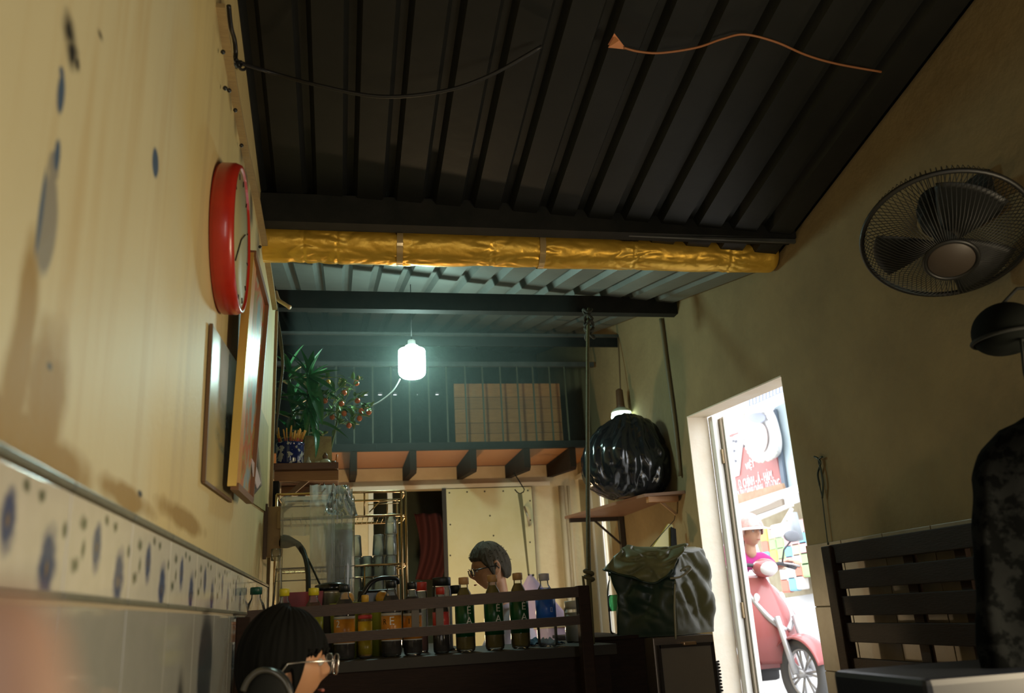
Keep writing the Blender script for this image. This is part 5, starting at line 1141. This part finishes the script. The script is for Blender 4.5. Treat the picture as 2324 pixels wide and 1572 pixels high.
# --- customer at the lower left
YC=2.0; hc2=ay(645,1504,YC); hs2=.85
Rc=Matrix.Rotation(math.radians(-76),3,'Z')@Matrix.Rotation(math.radians(-4),3,'X')
cx,cz_=hc2.x,hc2.z
J=dict(pelvis=(cx-.02,YC-.03,cz_-.66),chest=(cx-.045,YC-.03,cz_-.32),neck=(cx-.035,YC-.01,cz_-.155),shl=(cx-.06,YC+.15,cz_-.21),shr=(cx-.0,YC-.17,cz_-.21),
 ell=(cx+.04,YC+.22,cz_-.44),elr=(cx+.06,YC-.22,cz_-.44),wrl=(cx+.25,YC+.14,cz_-.40),wrr=(cx+.26,YC-.12,cz_-.40),hipl=(cx,YC+.06,cz_-.67),hipr=(cx,YC-.12,cz_-.67),knl=(cx+.38,YC+.08,cz_-.62),knr=(cx+.38,YC-.12,cz_-.62),
 anl=(cx+.36,YC+.08,.08),anr=(cx+.36,YC-.12,.08),toel=(cx+.48,YC+.08,.035),toer=(cx+.48,YC-.12,.035))
cu2=person('person','person with short thick black hair and thin silver glasses facing the street door, lower left',J,Rc,hc2,SKIN,mat('black_tshirt',(.012,.012,.014),.8),mat('dark_jeans',(.02,.025,.04),.8),hs=hs2,k=.85,hands={'l':((1,-.2,0),(0,0,-1),.5),'r':((1,.2,0),(0,0,-1),.5)})
def bnd2(a):
    A=abs(a)
    jag=.07*math.sin(a*13+1)+.05*math.sin(a*29)
    if A<.75: return .22+jag
    if A<1.18: return .20-(A-.75)*.25+jag*.6
    if A<1.36: return .09-(A-1.18)*4.6
    if A<1.52: return -.74+(A-1.36)*3.6
    if A<2.2: return -.16-(A-1.52)*.2
    return -.30-(A-2.2)*.5
mb=MB(); haircap(mb,hc2,Rc,bnd2,lambda a,el:1.14+.07*max(0,math.sin(el))+.13*max(0,-math.cos(a))*(.6+.4*math.cos(el)),hs2,nu=180,nv=44,seed=5,clump=.005,freq=20)
for i in range(14):
    a=random.uniform(-1.2,1.2); el=bnd2(a)+.12; d=Vector((math.cos(el)*math.sin(a),math.cos(el)*math.cos(a),math.sin(el)))
    p=hc2+Rc@(Vector((d.x*.074,d.y*.095,d.z*.113))*1.17*hs2); q=p+Vector((0,0,-.008))+Rc@Vector((0,-.002,0)); r_=q+Vector((random.uniform(-.004,.004),0,-random.uniform(.0,.010)))
    mb.tube([p,q,r_],[.006,.004,.0006],6)
build('hair',mb,HAIR,cu2,recalc=False)
glasses(cu2,hc2+Rc@Vector((0,.004,0)),Rc,.95,mat('silver_wire',(.75,.72,.68),.2,metal=.9),LENS,rim=.0016,w=.026,h=.022)
# curved band at the very bottom edge
b0=[ay(x,y,1.72) for x,y in [(552,1568),(562,1545),(580,1527),(600,1521),(620,1525),(640,1540),(652,1558),(660,1578)]]
hd=thing('curved_band','dark curved band with a silver glint at the bottom edge below the black hair','headphones',tuple(b0[3]-Vector((0,0,.08))))
build('band',MB().tube(smoothpts(b0),.0055,8),mat('smoky_silver',(.10,.095,.08),.25,metal=.6),hd)
c_=(b0[2]+b0[5])/2-Vector((0,0,.045)); build('ear_pad',MB().sphere(c_+Vector((0,.01,.008)),(.045,.02,.05),20,14),BLKST,hd)
# fingertip close to the lens
f0=ay(10,1600,.155); f1=ay(95,1760,.14)
fg=thing('fingertip','salmon coloured fingertip blurred close to the lens in the lower left corner','finger',tuple(f0))
build('finger_pad',MB().capsule(ay(-25,1480,.15),ay(-10,1800,.15),.0100,.0125,24),SKINP,fg)
# ================================================================ STREET
CONC=mat('pale_concrete',(.40,.39,.37),.9,col2=(.34,.33,.32),scale=4); GZ=.24
struct('road',MB().box2((1.96,-3,0),(14,30,GZ-.001)),CONC)
XF=5.2
WHF=mat('white_facade_paint',(.72,.72,.74),.8,col2=(.66,.66,.68),scale=2)
struct('wall_street',MB().box2((XF,2,GZ),(XF+.3,26,5.2)).box2((1.98,16,GZ),(XF,16.3,5)),WHF)
def F(px,py,X=XF-.02): return ax(px,py,X)
def fquad(name,P,mt,label,cat,X=XF-.02,th=.03,parent=None):
    q=[F(x,y,X) for x,y in P]; mb=quad_slab(q,th,(-1,0,0)); 
    return build(name,mb,mt,parent) if parent is not None else solo(name,mb,mt,label,cat)
SRED=mat('sign_red',(.36,.11,.10),.5); SWH=mat('sign_white',(.75,.75,.75),.5); SGR=mat('sign_grey_text',(.08,.08,.10),.5)
sg=thing('shop_sign','red and white shop sign board across the street','sign',tuple(F(1700,1120)))
fquad('sign_board',[(1650,1025),(1760,1000),(1780,1100),(1655,1135)],SRED,None,None,parent=sg)
fquad('white_panel',[(1636,1000),(1690,980),(1679,1078),(1645,1090)],SWH,None,None,X=XF-.055,parent=sg,th=.012)
fquad('red_stripe',[(1637,992),(1676,980),(1676,984),(1647,996)],SRED,None,None,X=XF-.07,parent=sg,th=.006)
def signtext(s,px,py,size,mt,px2,py2,X=XF-.075,par=sg):
    vs,fs=text_geo(s,1.0); o=F(px,py,X); wpx=max(v.x for v in vs)-min(v.x for v in vs); e=F(px2,py2,X); L=(e-o).length*2
    u=(e-o).normalized(); w=Vector((-1,0,0)).cross(u); w=w if w.z>0 else -w
    build('lettering',MB().add([o+u*(v.x/wpx*L)+w*v.y*size for v in vs],fs),mt,par,recalc=False)
signtext('A VIỆT',1661,1030,.42,SGR,1676,1024)
signtext('Đ. CHÍNH - Á - HÀM',1713,1090,.16,SWH,1752,1078,X=XF-.06)
signtext('CÁ TÀI CHÍNH CHÍNH - ĐỒ ĐỘNG',1718,1111,.15,SWH,1770,1096,X=XF-.06)
signtext('VIỆT',1702,1056,.12,SWH,1712,1052,X=XF-.06)
# cup sign with bulbs
cs_=thing('cup_sign','tall rounded light box showing a drink, edged with little bulbs','sign',tuple(F(1720,1050,XF-.3)))
def stad(t,k=1.0):
    # rounded outline in pixels, tilted
    a=2*math.pi*t; cxp,cyp=1722,980; x=34*k*math.copysign(abs(math.cos(a))**.7,math.cos(a)); y=64*k*math.copysign(abs(math.sin(a))**.8,math.sin(a)); th_=math.radians(-14)
    return (cxp+x*math.cos(th_)-y*math.sin(th_)*1.0, cyp+x*math.sin(th_)+y*math.cos(th_))
q=[F(*stad(k/48),X=XF-.25) for k in range(48)]; build('light_box',quad_slab(q,.08,(1,0,0)),SWH,cs_)
for (dx,dy,a_,b_,mt,nm) in ((-4,-32,20,12,mat('drink_top_blue',(.22,.24,.32),.5),'drink_top'),(4,14,16,34,mat('drink_pale_pink',(.52,.42,.40),.5),'drink_glass'),(-8,10,5,26,mat('drink_shade',(.30,.34,.42),.5),'drink_shadow')):
    build(nm,quad_slab([F(1722+dx+a_*math.cos(t),980+dy+b_*math.sin(t),XF-.262-abs(dx+dy)*.001) for t in [2*math.pi*k/24 for k in range(24)]],.004,(-1,0,0)),mt,cs_)
bd=build('edge_bulb',MB().sphere(F(*stad(0,1.0),X=XF-.27),.035,8,6),mat('little_bulb',(.8,.78,.7),.3),cs_); p0=F(*stad(0,1.0),X=XF-.27)
for k in range(1,34): o=bd.copy(); COL.objects.link(o); o.location=F(*stad(k/34,1.0),X=XF-.27)-p0
# folding shutter in blue with dark frame
shd=thing('blue_shutter','pale blue shutter with a dark frame beside the drink sign','shutter',tuple(F(1790,1120)))
fquad('shutter_panel',[(1762,925),(1800,905),(1822,1110),(1788,1120)],mat('pale_blue_panel',(.36,.44,.48),.6),None,None,X=XF-.10,parent=shd)
fquad('dark_frame',[(1757,932),(1764,928),(1790,1118),(1782,1122)],mat('blue_grey_frame',(.10,.13,.17),.6),None,None,X=XF-.14,parent=shd)
# corrugated canopy and awnings
cp=thing('corrugated_canopy','white ribbed canopy above the signs across the street','canopy',tuple(F(1740,930,4.8)))
for k in range(11):
    x=1700+7.6*k; y=905-3.4*k; fquad('rib',[(x,y-20),(x+4.2,y-22),(x+4.6,y+16),(x+.4,y+18)],mat('ribbed_blue_white',(.42,.46,.56),.6),None,None,X=XF-.45,parent=cp)
fquad('back_sheet',[(1690,885),(1790,840),(1795,905),(1692,935)],WHF,None,None,X=XF-.40,parent=cp)
aw=thing('brown_awning','brown edged awning roof over the shop goods','awning',tuple(F(1700,1150,4.9)))
fquad('brown_fascia',[(1655,1128),(1780,1096),(1785,1112),(1657,1152)],mat('awning_brown',(.24,.14,.08),.7,col2=(.34,.24,.16),scale=6),None,None,X=XF-.5,parent=aw)
fquad('white_edge',[(1655,1152),(1820,1098),(1822,1116),(1660,1172)],WHITEP,None,None,X=XF-.6,parent=aw)
fquad('shaded_strip',[(1700,1163),(1780,1132),(1782,1146),(1705,1174)],mat('brown_grey',(.22,.18,.14),.8),None,None,X=XF-.62,parent=aw)
fquad('lower_beam',[(1710,1176),(1800,1140),(1802,1148),(1712,1186)],WHITEP,None,None,X=XF-.66,parent=aw)
solo('awning_strut',MB().tube([F(1797,1155,4.3),F(1775,1192,4.3)],.02,6),WHITEP,'white diagonal strut holding up the awning','strut')
solo('white_lamp_box',MB().box(F(1785,1200,4.2),(.10,.45,.12),None,.02),WHITEP,'white oblong lamp box under the awning strut','lamp')
solo('grey_post',MB().tube([F(1797,1165,4.1),F(1812,1225,4.1)],.05,8),mat('blue_grey_post',(.34,.38,.42),.5),'pale blue grey post at the edge of the shop goods','post')
solo('shop_backdrop',quad_slab([F(1700,1180,4.95),F(1840,1130,4.95),F(1850,1345,4.95),F(1760,1360,4.95)],.03,(1,0,0)),mat('brown_shop_interior',(.22,.17,.10),.8,col2=(.34,.30,.20),scale=6),'brown display board behind the packets across the street','board')
# packets
PC=[(.60,.16,.10),(.62,.50,.10),(.16,.40,.55),(.66,.62,.58),(.70,.66,.64),(.30,.45,.20),(.60,.40,.28),(.55,.30,.30),(.66,.66,.40)]
PM=[mat('packet_tint_%s'%n,c1,.5) for n,c1 in zip('red yellow blue cream white green orange pink lime'.split(),PC)]
cn_=['red','yellow','blue','cream','white','green','orange','pink','lime']; rowl=['top','second','third','fourth','fifth','sixth']; coll=['first','second','third','fourth','fifth','sixth']
for r in range(6):
    for c_ in range(6):
        px=1738+17*c_+3*r; py=1215+24*r-4*c_
        if px>1835 or (c_<2 and r>2) : continue
        i=random.randrange(9); p=F(px,py,4.75)
        mbp=MB().box(p,(.06,.17,.16),None,.02); solo('snack_packet',mbp,PM[i],'%s packet, %s row down, %s from the rider across the street'%(cn_[i],rowl[r],coll[c_]),'packet',group='hanging packets at the shop across the street')
# things seen through the rear opening
for py,c1,n_ in ((1292,1,'yellow'),(1303,7,'pink'),(1314,1,'lower yellow'),(1331,2,'blue')):
    p=ax(1351,py,2.6); solo('poster_strip',MB().box(p,(.02,.34,.035 if py<1320 else .055)),PM[c1] if py!=1331 else mat('strip_navy',(.05,.06,.28),.5),'%s strip of a street poster between the rope and the olive bag'%n_,'poster')
solo('street_awning',MB().beam(ax(1335,1225,3.2),ax(1400,1185,3.2),.5,.03).beam(ax(1335,1180,3.2),ax(1395,1178,3.2),.5,.02),mat('pale_grey_awning',(.38,.38,.40),.7),'pale grey awning edges seen through the rear opening','awning')
# ---------------------------------------------------------------- scooter (local: +x forward, z up)
wc=ax(1826,1527,3.0); GSC=GZ
yaw=math.atan2(-.98,.14)
Rz=Matrix.Rotation(yaw,4,'Z'); fwd=Vector((math.cos(yaw),math.sin(yaw),0))
RW=wc.z-GZ; SCL=RW/.24
org=Vector((wc.x,wc.y,GZ))-fwd*1.25*SCL
SM=Matrix.Translation(org)@Rz@Matrix.Scale(SCL,4)
sc=thing('scooter','red motor scooter with silver trim parked outside the street door','scooter',tuple(org))
def sp(name,mb,mt,recalc=True,solid=0,par=None): return build(name,mb.xf(SM),mt,par or sc,recalc=recalc,solid=solid)
SRD=mat('scooter_red',(.42,.12,.12),.25,coat=.5); SSV=mat('scooter_silver',(.60,.60,.62),.3,metal=.4); SBK=mat('scooter_black',(.05,.05,.055),.5); TYR=mat('tyre_rubber',(.12,.12,.12),.7); SWT=mat('headlamp_clear',(.75,.75,.75),.15)
for wx,ang in ((1.25,.0),(0,.0)):
    def circ(r,n=40,y=0): return [Vector((wx+r*math.cos(a),y,.24+r*math.sin(a))) for a in [2*math.pi*k/n for k in range(n)]]
    ty=sp('tyre',MB().tube(circ(.20),.042,10,closed=True),TYR); 
    sp('wheel_rim',MB().tube(circ(.160),.014,8,closed=True),SSV)
    for k in range(7):
        a=2*math.pi*k/7; a2=a+.16
        for aa in (a-.12,a+.12): sp('spoke',MB().tube([(wx+.03*math.cos(a),0,.24+.03*math.sin(a)),(wx+.155*math.cos(aa),0,.24+.155*math.sin(aa))],.008,5),SSV)
    sp('hub',MB().tube([(wx,-.05,.24),(wx,.05,.24)],.03,12),SSV)
for s_ in (-1,1): sp('fork_leg',MB().tube([(1.25,s_*.075,.24),(1.13,s_*.075,.62)],.022,8),SSV)
def fend(u,v): a=math.radians(-5+135*u); r=.262; y=(v-.5)*.15; return Vector((1.25+r*math.cos(a+.35)*1.0,y,.24+(r-.03*(2*v-1)**2)*math.sin(a+.35)))
sp('front_fender',MB().grid(fend,20,8),SRD,False,.006)
def shield(u,v): # front cowl: v bottom->top, u across
    t=2*u-1; z=.30+.62*v; w=(.12+.10*math.sin(math.pi*min(1,v*1.1)))*(1-.25*v*v); x=1.02+.10*math.sin(math.pi*v)*(1)-.16*v -.14*abs(t)**2*(.5+.5*v); return Vector((x+.06*(1-abs(t)),t*w*1.15,z))
sp('front_cowl',MB().grid(shield,26,26),SRD,False,.012)
for s_ in (-1,1):
    sp('silver_trim',MB().tube(smoothpts([shield(.5+s_*.02,.36)+Vector((.012,0,0)),shield(.5+s_*.22,.52)+Vector((.012,0,0)),shield(.5+s_*.42,.80)+Vector((.014,0,0)),shield(.5+s_*.46,.92)+Vector((.012,0,0))]),[.020,.022,.018,.010],8),SSV)
    sp('turn_lamp',MB().sphere(tuple(shield(.5+s_*.30,.72)+Vector((.004,0,0))),(.018,.03,.045),12,8),SWT)
def legs(u,v): t=2*u-1; z=.26+.58*v; return Vector((.90-.12*v+.03*abs(t),t*(.20-.05*v),z))
sp('leg_shield',MB().grid(legs,16,12),SRD,False,.02); sp('leg_shield_edge',MB().tube([legs(0,k/10) for k in range(11)],.012,6),SSV); sp('leg_shield_edge',MB().tube([legs(1,k/10) for k in range(11)],.012,6),SSV)
sp('floorboard',MB().box((.66,0,.27),(.46,.30,.06),None,.02),SBK)
sp('underbody',MB().box((.45,0,.22),(.8,.18,.10),None,.03),SBK)
def tail(u,v): a=math.pi*u; x=.50-.78*v; w=.15*(1-.5*v)+.01; return Vector((x,w*math.cos(a),.38+(.30+.05*v)*math.sin(a)**.6))
sp('rear_body',MB().grid(tail,24,16),SRD,False,.01)
sp('seat',MB().box((.14,0,.73),(.62,.22,.09),None,.035),SBK)
sp('handlebar',MB().tube([(.86,-.33,.98),(.93,-.16,1.0),(.96,0,.98),(.93,.16,1.0),(.86,.33,.98)],.014,8),SBK)
for s_ in (-1,1):
    sp('grip',MB().tube([(.83,s_*.37,.97),(.89,s_*.25,.99)],.02,8),SBK); sp('brake_lever',MB().tube([(.93,s_*.20,1.0),(.93,s_*.28,.99),(.90,s_*.36,.975)],.007,6),SSV)
    st_=sp('mirror_stem',MB().tube([(.91,s_*.20,1.0),(.90,s_*.24,1.10),(.93,s_*.30,1.17)],.007,6),SBK)
    sp('mirror',MB().sphere((.93,s_*.31,1.20),(.018,.075,.045),16,10),mat('mirror_grey',(.20,.21,.24),.35))
sp('headlamp_cover',MB().sphere((.96,0,.97),(.085,.10,.07),24,16),SRD); sp('headlamp',MB().sphere((1.0,0,.965),(.055,.08,.055),20,14),SWT)
sp('number_tag',MB().box((1.17,.085,.46),(.05,.012,.06)),mat('green_yellow_tag',(.30,.50,.12),.6))
# rider
def L2W(p): return SM@Vector(p)
hcr=ax(1703,1208,3.0); fr_=Rz.to_3x3()
loc_=org-hcr; hv=Rz.inverted().to_3x3()@(hcr-org)
hx,hy,hz=hv.x/SCL,hv.y/SCL,hv.z/SCL
Rr=fr_@Matrix.Rotation(math.radians(-90),3,'Z')
J={}
def S_(k,p): J[k]=tuple(L2W(p))
S_('pelvis',(.22,hy*.3,.84)); S_('chest',((.22+hx)/2,hy*.7,(.86+hz)/2+.01)); S_('neck',(hx-.03,hy,hz-.15))
S_('shr',(hx-.06,hy-.15,hz-.22)); S_('shl',(hx-.06,hy+.15,hz-.22)); S_('elr',(.58,-.36,.98)); S_('ell',(.58,.36,.98)); S_('wrr',(.80,-.36,1.02)); S_('wrl',(.80,.36,1.02))
S_('hipr',(.25,-.09,.82)); S_('hipl',(.25,.09,.82)); S_('knr',(.66,-.15,.74)); S_('knl',(.66,.15,.74)); S_('anr',(.62,-.20,.38)); S_('anl',(.62,.12,.38)); S_('toer',(.76,-.20,.33)); S_('toel',(.76,.12,.33))
PNK=mat('magenta_shirt',(.55,.03,.25),.8,col2=(.48,.05,.26),scale=10); JNS=mat('washed_blue_jeans',(.30,.36,.42),.8,col2=(.22,.27,.34),scale=14)
fd=fr_@Vector((1,0,-.1))
rd=person('person','person in a magenta top and a pale helmet riding the red scooter',J,Rr,hcr,SKINP,PNK,JNS,hs=.92,k=.85,hands={'r':(fd,(0,0,-1),.9),'l':(fd,(0,0,-1),.9)},loc=tuple(org))
mb=MB(); haircap(mb,hcr,Rr,lambda a: .12 if abs(a)<1.2 else -.15,lambda a,el:1.36,.95,clump=0); build('helmet',mb,mat('white_pink_helmet',(.70,.55,.52),.3,col2=(.62,.20,.20),scale=9,amt=.25),rd,recalc=False)
def brim(u,v): a=(u-.5)*2.4; r=1.34+.55*v; return hcr+Rr@(Vector((.074*r*math.sin(a)*1.0,.095*r*math.cos(a),.018+.012-.02*v)))
build('helmet_peak',MB().grid(brim,16,6),WHITEP,rd,recalc=False,solid=.004)
build('hair',MB().tube(smoothpts([hcr+Rr@Vector((.0,-.10,-.02)),hcr+Rr@Vector((.0,-.12,-.10)),hcr+Rr@Vector((0,-.12,-.20))]),[.05,.045,.02],10),HAIR,rd)
# ---------------------------------------------------------------- added scattering volume imitating the lens glow around the LED bulb
hm=bpy.data.materials.new('lens_glow_volume'); hm.use_nodes=True; nt=hm.node_tree; nt.nodes.clear(); o_=N(nt,'ShaderNodeOutputMaterial'); vs_=N(nt,'ShaderNodeVolumeScatter'); vs_.inputs['Density'].default_value=.055; vs_.inputs['Color'].default_value=(.75,1,.92,1); lk(nt,vs_.outputs[0],o_.inputs['Volume'])
hz=build('lens_glow',MB().box2((-.25,3.75,1.72),(1.15,4.95,2.66)),hm,kind='stuff',label='added volume imitating lens glow around the bright bulb under the rear roof',cat='lens_glow')
